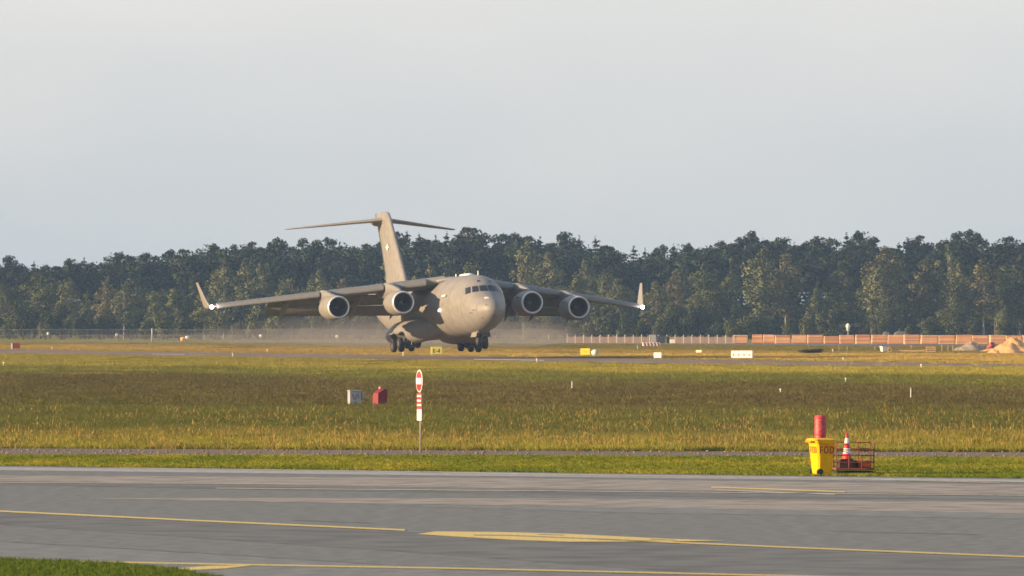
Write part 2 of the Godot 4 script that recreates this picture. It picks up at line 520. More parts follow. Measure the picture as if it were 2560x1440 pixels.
# ---------------------------------------------------------------- grass
func tuft_mesh(blades: int, wide: float, lean: float, heads: bool, seed_v: int) -> ArrayMesh:
	var lr := RandomNumberGenerator.new()
	lr.seed = seed_v
	var st := stx()
	for i in blades:
		var a := lr.randf() * TAU
		var at := Vector3(cos(a), 0, sin(a)) * lr.randf_range(0.0, 0.42)
		var b := lr.randf() * TAU
		var side := Vector3(cos(b), 0, sin(b)) * wide * lr.randf_range(0.6, 1.2)
		var h := lr.randf_range(0.5, 1.0)
		var tip := at + Vector3(cos(a) * lean * lr.randf_range(0.2, 1.0), h, sin(a) * lean * lr.randf_range(0.2, 1.0))
		var mid := at.lerp(tip, 0.55) + Vector3(0, 0.06, 0)
		var tone := lr.randf_range(0.85, 1.12)
		var n := (side.cross(Vector3.UP).normalized() + Vector3(0, 0.25, 0)).normalized()
		st.set_color(Color(tone, tone, tone))
		st.set_normal(n)
		tri(st, at - side, mid + side * 0.7, at + side)
		tri(st, at - side, mid - side * 0.7, mid + side * 0.7)
		tri(st, mid - side * 0.7, tip, mid + side * 0.7)
		if heads:
			st.set_color(Color(1.35, 1.05, 0.95) * tone)
			var w := side * 1.7
			tri(st, tip - w - Vector3(0, 0.16, 0), tip + Vector3(0, 0.06, 0), tip + w - Vector3(0, 0.16, 0))
			tri(st, tip - w - Vector3(0, 0.16, 0), tip + w - Vector3(0, 0.16, 0), tip - Vector3(0, 0.30, 0))
	return st.commit()

func inside_strip(x: float, d: float, poly: PackedVector2Array) -> bool:
	return Geometry2D.is_point_in_polygon(Vector2(x, -d), poly)

func scatter(called: String, label: String, mesh: Mesh, count: int, area: Callable, high: Vector2, wide: Vector2, tint: Callable, seed_v: int) -> void:
	var lr := RandomNumberGenerator.new()
	lr.seed = seed_v
	var where := []
	var cols := []
	for i in count:
		var p: Vector2 = area.call(lr)
		if not is_finite(p.x): continue
		var h := lr.randf_range(high.x, high.y)
		var w := lr.randf_range(wide.x, wide.y)
		where.append(Transform3D(Basis(Vector3.UP, lr.randf() * TAU).scaled(Vector3(w, h, w)), Vector3(p.x, 0.0, -p.y)))
		var c: Color = tint.call(p, lr)
		cols.append(c)
	var mm := MultiMesh.new()
	mm.transform_format = MultiMesh.TRANSFORM_3D
	mm.use_colors = true
	mm.mesh = mesh
	mm.instance_count = where.size()
	for i in where.size():
		mm.set_instance_transform(i, where[i])
		mm.set_instance_color(i, cols[i])
	var o := MultiMeshInstance3D.new()
	o.name = numbered(called)
	o.multimesh = mm
	o.material_override = M.grass
	add_child(o)
	tag(o, label, "grass", "", "stuff")

func build_grass() -> void:
	var path := PackedVector2Array([Vector2(-46.69, -313.18), Vector2(-17.69, -303.99), Vector2(0.00, -298.45), Vector2(17.16, -294.87), Vector2(35.97, -290.95), Vector2(34.54, -279.37), Vector2(16.47, -282.99), Vector2(0.00, -287.12), Vector2(-16.78, -288.39), Vector2(-43.38, -290.95)])
	var taxi := PackedVector2Array([Vector2(-58.06, -298.45), Vector2(47.73, -222.49), Vector2(14.05, -65.47), Vector2(-12.74, -65.47)])
	var run := PackedVector2Array([Vector2(-201.0, -1718.0), Vector2(176.5, -446.0), Vector2(156.7, -405.6), Vector2(-178.1, -1512.6)])
	var gone := Vector2(INF, 0)
	var short := tuft_mesh(16, 0.045, 0.35, false, 1)
	var full := tuft_mesh(20, 0.020, 0.45, false, 2)
	var stalk := tuft_mesh(6, 0.016, 0.45, true, 3)
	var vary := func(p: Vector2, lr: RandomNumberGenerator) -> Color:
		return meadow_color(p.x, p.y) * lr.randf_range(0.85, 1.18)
	# mown verge between the taxiway and the path
	scatter("verge_grass", "short mown green grass between taxiway and gravel path", short, 60000, func(lr):
		var p := Vector2(lr.randf_range(-21.0, 21.0), lr.randf_range(240.0, 298.0))
		return gone if inside_strip(p.x, p.y, path) or inside_strip(p.x, p.y, taxi) or (p.y > 285.0 + p.x * 0.05 and inside_strip(p.x, p.y - 12.0, path)) else p,
		Vector2(0.04, 0.105), Vector2(0.16, 0.34), func(p, lr): return Color(0.165, 0.215, 0.030).lerp(Color(0.36, 0.33, 0.05), clampf(patch_noise.get_noise_2d(p.x * 3.0, p.y * 0.8) + lr.randf_range(0.0, 0.6), 0.0, 1.0)), 101)
	# tall grass of the near meadow, then farther and sparser
	scatter("meadow_grass", "uncut yellow-green meadow grass behind the gravel path", full, 95000, func(lr):
		var d: float = 296.0 + pow(lr.randf(), 1.3) * 150.0
		var p := Vector2(lr.randf_range(-1.0, 1.0) * (d * 0.0582 + 3.0), d)
		return gone if inside_strip(p.x, p.y, path) or inside_strip(p.x, p.y + 1.0, path) else p,
		Vector2(0.10, 0.25), Vector2(0.25, 0.5), vary, 102)
	scatter("meadow_grass", "olive brown meadow grass around the grey and red boxes", full, 52000, func(lr):
		var d: float = 440.0 + lr.randf() * 380.0
		return Vector2(lr.randf_range(-1.0, 1.0) * (d * 0.0582 + 4.0), d),
		Vector2(0.10, 0.24), Vector2(0.4, 0.8), vary, 103)
	scatter("meadow_grass", "sunlit rough grass along the near side of the runway", full, 45000, func(lr):
		var d: float = 800.0 + lr.randf() * 330.0
		var p := Vector2(lr.randf_range(-1.0, 1.0) * (d * 0.0582 + 5.0), d)
		return gone if inside_strip(p.x, p.y, run) else p,
		Vector2(0.06, 0.22), Vector2(0.6, 1.3), vary, 104)
	scatter("meadow_grass", "dry grass on the far side of the runway", full, 60000, func(lr):
		var d: float = 900.0 + lr.randf() * 760.0
		var p := Vector2(lr.randf_range(-1.0, 1.0) * (d * 0.0582 + 6.0), d)
		return gone if inside_strip(p.x, p.y, run) or p.y > 1600.0 - p.x * 2.0 else p,
		Vector2(0.06, 0.16), Vector2(0.8, 2.0), vary, 105)
	# seeding stalks standing above the rest
	scatter("dry_stalks", "tall russet seeding grass stalks along the meadow edge", stalk, 1300, func(lr):
		var d: float = 300.0 + pow(lr.randf(), 1.6) * 120.0
		var p := Vector2(lr.randf_range(-1.0, 1.0) * (d * 0.0582 + 3.0), d)
		return gone if patch_noise.get_noise_2d(p.x * 3.0, p.y * 0.9) < -0.12 else p,
		Vector2(0.30, 0.52), Vector2(0.4, 0.8), func(p, lr): return Color(0.30, 0.19, 0.075).lerp(Color(0.30, 0.25, 0.08), lr.randf()), 106)
	scatter("dry_stalks", "scattered tall weeds and stalks in the middle of the meadow", stalk, 1400, func(lr):
		var d: float = 400.0 + lr.randf() * 480.0
		return Vector2(lr.randf_range(-1.0, 1.0) * (d * 0.0582 + 3.0), d),
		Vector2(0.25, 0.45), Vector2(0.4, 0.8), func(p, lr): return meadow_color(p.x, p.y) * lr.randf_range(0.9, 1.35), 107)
	# corner of mown grass nearest to the terrace
	var corner := PackedVector2Array([Vector2(-12.73, -166.68), Vector2(-9.47, -162.68), Vector2(-8.22, -161.48), Vector2(-7.10, -159.38), Vector2(-6.03, -156.10), Vector2(-5.03, -151.53), Vector2(-4.08, -140.09), Vector2(-9.86, -129.06)])
	scatter("corner_grass", "mown green grass in the near left corner", short, 26000, func(lr):
		var p := Vector2(lr.randf_range(-13.0, -3.5), lr.randf_range(128.0, 167.0))
		return p if inside_strip(p.x, p.y, corner) else gone,
		Vector2(0.05, 0.13), Vector2(0.12, 0.24), func(p, lr): return Color(0.06, 0.115, 0.015).lerp(Color(0.14, 0.18, 0.035), lr.randf()), 108)

# ---------------------------------------------------------------- aircraft
# own axes: x to starboard, y up from the body's centreline, z aft from the nose (stations in metres)
const BASE := Vector3(0, -4.85, 22.6)
var hull := [[0.0, -0.80, -0.82, 0.02], [0.12, -0.34, -1.26, 0.46], [0.35, -0.08, -1.54, 0.76], [0.8, 0.30, -1.90, 1.10], [1.5, 0.72, -2.30, 1.48], [2.3, 1.10, -2.62, 1.82], [2.8, 1.46, -2.76, 2.00], [3.5, 2.08, -2.92, 2.22], [4.3, 2.62, -3.06, 2.44], [5.3, 3.00, -3.20, 2.67], [6.6, 3.26, -3.32, 2.93], [8.4, 3.40, -3.40, 3.22], [10.5, 3.43, -3.43, 3.40], [20.0, 3.43, -3.43, 3.43], [33.0, 3.43, -3.43, 3.43], [36.0, 3.43, -2.95, 3.38], [40.0, 3.42, -1.75, 3.05], [44.0, 3.38, -0.35, 2.45], [48.0, 3.25, 1.0, 1.65], [51.0, 3.0, 1.95, 0.95], [52.8, 2.65, 2.4, 0.2]]

func hull_at(z: float) -> Array:
	for i in hull.size() - 1:
		if z <= hull[i + 1][0]:
			var t: float = (z - hull[i][0]) / (hull[i + 1][0] - hull[i][0])
			var o := []
			for k in range(1, 4): o.append(lerpf(hull[i][k], hull[i + 1][k], t))
			return o
	return hull[-1].slice(1)

# the station at which the nose skin reaches a point seen from ahead
func hull_station(x: float, y: float) -> float:
	var lo := 0.0
	var hi := 9.0
	for i in 30:
		var z := (lo + hi) / 2.0
		var s := hull_at(z)
		var cy: float = (s[0] + s[1]) / 2.0
		var ry: float = (s[0] - s[1]) / 2.0
		if pow(x / s[2], 2) + pow((y - cy) / ry, 2) > 1.0: lo = z
		else: hi = z
	return (lo + hi) / 2.0

func nose_patch(corners: Array, lift: float) -> ArrayMesh:
	var st := stx()
	st.set_smooth_group(1)
	var nx := 5
	var ny := 4
	var g := []
	for j in ny + 1:
		for i in nx + 1:
			var u := float(i) / nx
			var v := float(j) / ny
			var p: Vector2 = corners[0].lerp(corners[1], u).lerp(corners[3].lerp(corners[2], u), v)
			g.append(Vector3(p.x, p.y, hull_station(p.x, p.y)) + Vector3(p.x * 0.012, lift * 0.6, -lift))
	for j in ny:
		for i in nx:
			var a := j * (nx + 1) + i
			quad(st, g[a], g[a + 1], g[a + nx + 2], g[a + nx + 1])
	return done(st)

# a section of wing or fin: points round the profile from the trailing edge over the top
func foil(le: Vector3, chord: float, thick: float, aft: Vector3, up: Vector3) -> Array:
	var out := []
	var xs := [1.0, 0.8, 0.55, 0.3, 0.12, 0.03, 0.0, 0.03, 0.12, 0.3, 0.55, 0.8]
	for i in xs.size():
		var x: float = xs[i]
		var y := 5.0 * (0.2969 * sqrt(x) - 0.126 * x - 0.3516 * x * x + 0.2843 * pow(x, 3) - 0.1015 * pow(x, 4))
		out.append(le + aft * chord * x + up * chord * thick * y * (1.0 if i <= 6 else -0.8))
	return out

func loft_mesh(rings: Array, cap := true) -> ArrayMesh:
	var st := stx()
	add_loft(st, rings, cap)
	return done(st)

func wing_le(y: float) -> Vector3:  # leading edge at a distance from the centreline
	return Vector3(y, lerpf(2.95, 0.55, (y - 3.4) / 22.45), 15.3 + (y - 3.4) * lerpf(0.509, 0.55, clampf((y - 14.2) / 11.0, 0.0, 1.0)))

func wing_chord(y: float) -> float:
	return lerpf(11.4, 7.3, (y - 3.4) / 9.6) if y < 13.0 else lerpf(7.3, 3.6, (y - 13.0) / 12.0)

func ap(called: String, mesh: Mesh, m: Material, root: Node) -> MeshInstance3D:
	return obj(called, mesh, m, root, -BASE)

func mir(p: Vector3, s: int) -> Vector3:
	return Vector3(p.x * s, p.y, p.z)

func mirror_rings(rings: Array, s: int) -> Array:
	if s > 0: return rings
	var out := []
	for r in rings:
		var q := []
		for p in r: q.append(mir(p, -1))
		q.reverse()
		out.append(q)
	return out

func build_aircraft() -> void:
	var yaw := PI + deg_to_rad(16.2)
	var tilt := Basis(Vector3.UP, yaw) * Basis(Vector3.RIGHT, deg_to_rad(2.0))
	var nose := Vector3(-1.88, 6.40, -986.5)
	var a := thing("transport_aircraft", "grey four-engined military transport aircraft with T-tail, flaps and wheels down, just above the runway", "aircraft")
	a.transform = Transform3D(tilt, nose + tilt * BASE)

	# fuselage
	var rings := []
	var zs := [0.0, 0.04, 0.12, 0.22, 0.35, 0.55, 0.8, 1.1, 1.5, 1.9, 2.3, 2.55, 2.8, 3.1, 3.5, 3.9, 4.3, 4.8, 5.3, 5.9, 6.6, 7.4, 8.4, 9.4, 10.5, 14.0, 20.0, 26.0, 33.0, 34.5, 36.0, 38.0, 40.0, 42.0, 44.0, 46.0, 48.0, 49.5, 51.0, 52.0, 52.8]
	for z in zs:
		var s := hull_at(z)
		rings.append(ring_at(Vector3(0, (s[0] + s[1]) / 2.0, z), Vector3(s[2], 0, 0), Vector3(0, (s[0] - s[1]) / 2.0, 0), 48))
	var body := ap("fuselage", loft_mesh(rings), M.skin, a)
	for s in [-1, 1]:
		for c in [[[0.08, 1.36], [0.90, 1.32], [0.84, 1.96], [0.08, 2.02]], [[1.05, 1.31], [1.66, 1.21], [1.52, 1.88], [0.98, 1.95]], [[1.82, 1.17], [2.24, 1.02], [2.04, 1.72], [1.66, 1.86]]]:
			var pts := []
			for p in c: pts.append(Vector2(p[0] * s, p[1]))
			obj("cockpit_window", nose_patch(pts, 0.035), M.pane, body)
		obj("eyebrow_window", nose_patch([Vector2(0.55 * s, 2.45), Vector2(0.85 * s, 2.42), Vector2(0.80 * s, 2.60), Vector2(0.52 * s, 2.62)], 0.03), M.pane, body)
	# small vents, probes and service panels on the nose
	for p in [[0.75, -0.35], [-1.1, -1.45], [1.0, -1.8], [1.75, -0.9], [1.9, -1.2]]:
		obj("nose_vent", nose_patch([Vector2(p[0], p[1]), Vector2(p[0] + 0.2, p[1]), Vector2(p[0] + 0.2, p[1] + 0.12), Vector2(p[0], p[1] + 0.12)], 0.02), M.well, body)
	obj("nose_emblem", nose_patch([Vector2(0.35, 0.42), Vector2(0.85, 0.40), Vector2(0.80, 0.62), Vector2(0.40, 0.64)], 0.02), M.skin_light, body)
	var st := stx()
	add_box(st, Vector3(3.30, 1.05, 9.6), Vector3(0.03, 0.20, 1.5), Basis(Vector3(0, 0, 1), 0.30))
	obj("side_marking", done(st), M.mark, body)
	# panel joints, a raised lip round the body at each frame
	for z in [1.9, 5.0, 8.2, 11.4, 14.6, 18.0, 34.0, 38.5]:
		var h := hull_at(z)
		var sj := stx()
		var lips := []
		for q in [[-0.03, -0.01], [-0.025, 0.012], [0.025, 0.012], [0.03, -0.01]]:
			var hz := hull_at(z + q[0])
			lips.append(ring_at(Vector3(0, (hz[0] + hz[1]) / 2.0, z + q[0]), Vector3(hz[2] + q[1], 0, 0), Vector3(0, (hz[0] - hz[1]) / 2.0 + q[1], 0), 48))
		add_loft(sj, lips, false)
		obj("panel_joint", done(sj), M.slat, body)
	# aerials along the spine
	for q in [[6.9, 0.55, 0.10], [12.4, 0.35, 0.10], [16.0, 0.4, 0.12]]:
		st = stx()
		var top: float = hull_at(q[0])[0]
		add_box(st, Vector3(0, top + q[1] / 2.0 - 0.05, q[0]), Vector3(0.06, q[1], q[2] * 3.0), Basis(), 0.02)
		obj("aerial", done(st), M.skin_light, body)
	for q in [[9.8, 0.55], [11.2, 0.8]]:
		st = stx()
		add_lathe(st, Vector3(0.2, 3.40, q[0]), Vector3.UP, [[q[1], -0.05], [q[1] * 0.9, 0.10], [q[1] * 0.55, 0.2], [0.0, 0.24]], 16)
		obj("satellite_dome", done(st), M.white, body)
	# wing-to-body fairing on the back
	rings = []
	for q in [[13.2, 0.3, 3.30, 0.15], [14.6, 2.3, 3.0, 0.40], [17.0, 3.1, 2.80, 0.72], [22.0, 3.4, 2.75, 0.85], [27.0, 3.2, 2.75, 0.75], [30.5, 2.0, 3.0, 0.42], [32.5, 0.3, 3.30, 0.1]]:
		rings.append(ring_at(Vector3(0, q[2], q[0]), Vector3(q[1], 0, 0), Vector3(0, q[3], 0), 20))
	ap("wing_fairing", loft_mesh(rings), M.skin, a)

	for s in [1, -1]:
		build_wing(a, s)
	build_tail(a)
	build_gear(a)

func build_wing(a: Node3D, s: int) -> void:
	var rings := []
	for y in [1.5, 3.4, 6.0, 9.0, 13.0, 17.0, 21.0, 25.85]:
		var le := wing_le(y)
		var c := wing_chord(y)
		var twist := lerpf(0.075, 0.0, (y - 3.4) / 21.6)
		rings.append(foil(le + Vector3(0, -0.12, 0.45), c * 0.80, lerpf(0.155, 0.115, y / 25.0), Vector3(0, -twist, 1).normalized(), Vector3(0, 1, 0)))
	var wing := ap("wing", loft_mesh(mirror_rings(rings, s)), M.skin, a)
	# slats run forward and down ahead of the leading edge, broken at each pylon
	for seg in [[3.75, 7.05], [8.15, 13.6], [14.8, 25.2]]:
		var out := []
		for k in 5:
			var y: float = lerpf(seg[0], seg[1], k / 4.0)
			var le := wing_le(y)
			var q := lerpf(1.0, 0.66, (y - 3.4) / 21.6)
			var prof := []
			for p in [[1.05, 0.36], [0.5, 0.34], [0.05, 0.18], [-0.22, -0.12], [-0.26, -0.42], [-0.12, -0.62], [0.02, -0.56], [-0.04, -0.25], [0.2, 0.02], [0.6, 0.22]]:
				prof.append(le + Vector3(0, p[1] * q, p[0] * q))
			out.append(prof)
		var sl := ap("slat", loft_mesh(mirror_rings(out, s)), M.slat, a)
		# slat end track, seen as a dark hook beside the pylon
		for y in [seg[0] - 0.10, seg[1] + 0.10]:
			if y > 24.0: continue
			var le2 := wing_le(y)
			var st2 := stx()
			add_box(st2, mir(le2 + Vector3(0, -0.22, 0.45), s), Vector3(0.10, 0.55, 0.9), Basis(Vector3.RIGHT, 0.35), 0.03)
			obj("slat_track", done(st2), M.skin_dark, sl)
	# flaps: two slotted panels each, hanging steeply
	for seg in [[3.7, 10.6], [10.9, 18.9]]:
		for leaf in [[0.0, 0.0, 1.9, 0.62], [1.60, -1.12, 1.35, 0.98]]:
			var out := []
			for k in 4:
				var y: float = lerpf(seg[0], seg[1], k / 3.0)
				var le := wing_le(y)
				var c := wing_chord(y)
				var q := lerpf(1.1, 0.86, (y - 3.4) / 15.5)
				var drop := lerpf(0.075, 0.0, (y - 3.4) / 21.6) * c * 0.8
				var at := Vector3(y, lerpf(2.05, 1.40, (y - 3.4) / 15.5) - drop * 0.25 + leaf[1] * q, le.z + 0.45 + c * 0.79 + leaf[0] * q)
				var ang: float = leaf[3]
				out.append(foil(at, leaf[2] * q, 0.13, Vector3(0, -sin(ang), cos(ang)), Vector3(0, cos(ang), sin(ang))))
			ap("flap", loft_mesh(mirror_rings(out, s)), M.skin_dark, a)
	# hinge fairings reach below the flaps
	for y in [4.6, 9.3, 12.4, 17.2]:
		var le := wing_le(y)
		var zz: float = le.z + wing_chord(y) * 0.86
		var out := []
		for q in [[-3.2, 1.55, 0.10, 0.12], [-1.6, 1.15, 0.24, 0.42], [0.2, 0.55, 0.26, 0.62], [1.6, -0.15, 0.18, 0.60], [2.7, -0.95, 0.03, 0.10]]:
			out.append(ring_at(Vector3(y, q[1] - (y - 4.6) * 0.03, zz + q[0]), Vector3(q[2], 0, 0), Vector3(0, q[3], -0.15), 10))
		ap("flap_hinge_fairing", loft_mesh(mirror_rings(out, s)), M.skin, a)
	# winglet
	var tip := wing_le(25.85)
	var wl := []
	for q in [[0.0, 0.0, 2.9, 0.0], [0.22, 0.55, 2.35, 0.55], [0.45, 1.5, 1.75, 1.45], [0.78, 2.85, 0.95, 2.65]]:
		wl.append(foil(tip + Vector3(q[0], q[1] - 0.05, q[3] + 0.3), q[2], 0.10, Vector3(0, 0, 1), Vector3(1, -0.25, 0)))
	ap("winglet", loft_mesh(mirror_rings(wl, s)), M.skin, a)
	var st := stx()
	add_lathe(st, mir(tip + Vector3(-0.1, -0.12, 0.0), s), Vector3(0, 0, -1), [[0.0, -0.2], [0.17, -0.15], [0.23, 0.0], [0.17, 0.14], [0.0, 0.2]], 14)
	ap("landing_light", done(st), glow(1.0, 0.90, 0.86, 9.0), a)
	var l := OmniLight3D.new()
	l.name = "landing_light_beam"
	l.light_energy = 2.0
	l.light_size = 0.25
	l.light_color = Color(1.0, 0.93, 0.9)
	l.omni_range = 60.0
	l.omni_attenuation = 2.0
	l.shadow_enabled = true
	a.add_child(l, true)
	l.position = mir(tip + Vector3(-0.1, -0.12, -0.6), s) - BASE
	# engines
	build_engine(a, s, Vector3(7.6, 0.36, 11.0), 7.6)
	build_engine(a, s, Vector3(14.2, -0.05, 14.6), 14.2)

func build_engine(a: Node3D, s: int, at: Vector3, y: float) -> void:
	var p := mir(at, s)
	var back := Vector3(0, 0, 1)
	var st := stx()
	add_lathe(st, p, back, [[1.285, 0.28], [1.345, 0.6], [1.40, 1.3], [1.41, 2.2], [1.36, 3.2], [1.22, 4.3], [1.06, 5.0], [0.98, 5.0], [0.90, 4.2]], 40)
	var e := ap("engine", done(st), M.skin, a)
	st = stx()
	add_lathe(st, p, back, [[1.285, 0.28], [1.26, 0.12], [1.215, 0.02], [1.17, 0.0], [1.115, 0.04], [1.075, 0.14], [1.06, 0.26]], 40)
	obj("intake_lip", done(st), M.lip, e)
	st = stx()
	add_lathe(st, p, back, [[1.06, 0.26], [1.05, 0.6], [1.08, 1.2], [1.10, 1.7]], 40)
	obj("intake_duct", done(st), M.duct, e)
	st = stx()
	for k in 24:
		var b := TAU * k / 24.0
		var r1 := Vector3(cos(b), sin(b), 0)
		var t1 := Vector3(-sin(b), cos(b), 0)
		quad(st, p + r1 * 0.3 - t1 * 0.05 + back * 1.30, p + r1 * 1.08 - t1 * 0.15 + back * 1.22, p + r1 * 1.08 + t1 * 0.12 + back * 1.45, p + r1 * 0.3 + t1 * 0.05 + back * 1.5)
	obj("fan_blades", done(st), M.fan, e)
	st = stx()
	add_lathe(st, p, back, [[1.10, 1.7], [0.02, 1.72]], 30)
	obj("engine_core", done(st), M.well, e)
	st = stx()
	add_lathe(st, p, back, [[0.0, 0.85], [0.14, 0.95], [0.25, 1.15], [0.31, 1.4]], 18)
	obj("spinner", done(st), M.duct, e)
	st = stx()
	add_lathe(st, p, back, [[0.80, 4.2], [0.72, 5.2], [0.50, 6.0], [0.30, 6.2], [0.1, 6.9], [0.0, 7.0]], 20)
	obj("exhaust_cone", done(st), M.skin_dark, e)
	# pylon
	var le := wing_le(y)
	var out := []
	for q in [[at.z + 1.3, at.y + 1.25, at.y + 1.46, 0.10], [at.z + 2.4, at.y + 1.0, le.y - 0.35, 0.27], [le.z - 0.35, at.y + 0.8, le.y + 0.28, 0.34], [le.z + 0.8, at.y + 0.7, le.y + 0.34, 0.36], [le.z + 3.0, at.y + 0.9, le.y + 0.05, 0.34], [le.z + 5.0, le.y - 0.8, le.y - 0.3, 0.12]]:
		var cy: float = (q[1] + q[2]) / 2.0
		var hy: float = (q[2] - q[1]) / 2.0
		var w: float = q[3]
		out.append([Vector3(y - w, cy - hy, q[0]), Vector3(y + w, cy - hy, q[0]), Vector3(y + w, cy + hy * 0.8, q[0]), Vector3(y + w * 0.6, cy + hy, q[0]), Vector3(y - w * 0.6, cy + hy, q[0]), Vector3(y - w, cy + hy * 0.8, q[0])])
	ap("pylon", loft_mesh(mirror_rings(out, s)), M.skin, a)
	# strake on the inboard side of the nacelle
	st = stx()
	add_box(st, p + Vector3(-s * 1.30, 0.62, 1.6), Vector3(0.05, 0.30, 1.1), Basis(Vector3(0, 0, 1), s * 0.9), 0.01)
	obj("strake", done(st), M.skin, e)

func build_tail(a: Node3D) -> void:
	var rings := []
	for q in [[2.9, 36.2, 9.4, 0.115], [5.0, 38.0, 8.5, 0.12], [8.0, 40.7, 7.3, 0.125], [11.0, 43.4, 6.3, 0.13], [12.05, 44.5, 6.0, 0.13], [12.25, 45.2, 5.0, 0.06]]:
		rings.append(foil(Vector3(0, q[0], q[1]), q[2], q[3], Vector3(0, 0, 1), Vector3(1, 0, 0)))
	var fin := ap("tail_fin", loft_mesh(rings), M.skin, a)
	# bullet fairing where the tailplane crosses the fin
	rings = []
	for q in [[43.7, 0.06], [44.3, 0.34], [45.5, 0.52], [48.0, 0.56], [50.5, 0.42], [52.6, 0.08]]:
		rings.append(ring_at(Vector3(0, 11.25, q[0]), Vector3(q[1], 0, 0), Vector3(0, q[1] * 1.15, 0), 16))
	obj("bullet_fairing", loft_mesh(rings), M.skin, fin)
	var st := stx()
	for k in 8:
		var b0 := TAU * k / 8.0
		var b1 := TAU * (k + 1) / 8.0
		var r0 := 0.46 if k % 2 == 0 else 0.22
		var r1 := 0.22 if k % 2 == 0 else 0.46
		tri(st, Vector3(0.55, 8.0, 43.4), Vector3(0.55, 8.0 + sin(b0) * r0, 43.4 + cos(b0) * r0 * 1.7), Vector3(0.55, 8.0 + sin(b1) * r1, 43.4 + cos(b1) * r1 * 1.7))
	obj("fin_emblem", done(st), M.mark, fin)
	for s in [1, -1]:
		rings = []
		for q in [[0.3, 45.2, 11.30, 5.3, 0.10], [3.0, 47.1, 11.10, 4.4, 0.10], [6.5, 49.5, 10.80, 3.2, 0.10], [10.1, 51.9, 10.50, 2.0, 0.09], [10.3, 52.3, 10.48, 1.4, 0.05]]:
			rings.append(foil(Vector3(q[0], q[2], q[1]), q[3], q[4], Vector3(0, 0, 1), Vector3(0, 1, 0)))
		ap("tailplane", loft_mesh(mirror_rings(rings, s)), M.skin_dark, a)

func add_wheel(a: Node3D, at: Vector3, r: float, w: float) -> void:
	var st := stx()
	add_lathe(st, at - Vector3(w / 2.0, 0, 0), Vector3.RIGHT, [[r * 0.52, 0.02], [r * 0.80, 0.0], [r * 0.93, w * 0.08], [r, w * 0.28], [r, w * 0.72], [r * 0.93, w * 0.92], [r * 0.80, w], [r * 0.52, w - 0.02]], 24)
	var t := ap("wheel", done(st), M.tyre, a)
	st = stx()
	add_lathe(st, at - Vector3(w / 2.0, 0, 0), Vector3.RIGHT, [[0.0, 0.05], [r * 0.30, 0.03], [r * 0.52, 0.05], [r * 0.52, w - 0.05], [r * 0.30, w - 0.03], [0.0, w - 0.05]], 18)
	obj("rim", done(st), M.rim, t)

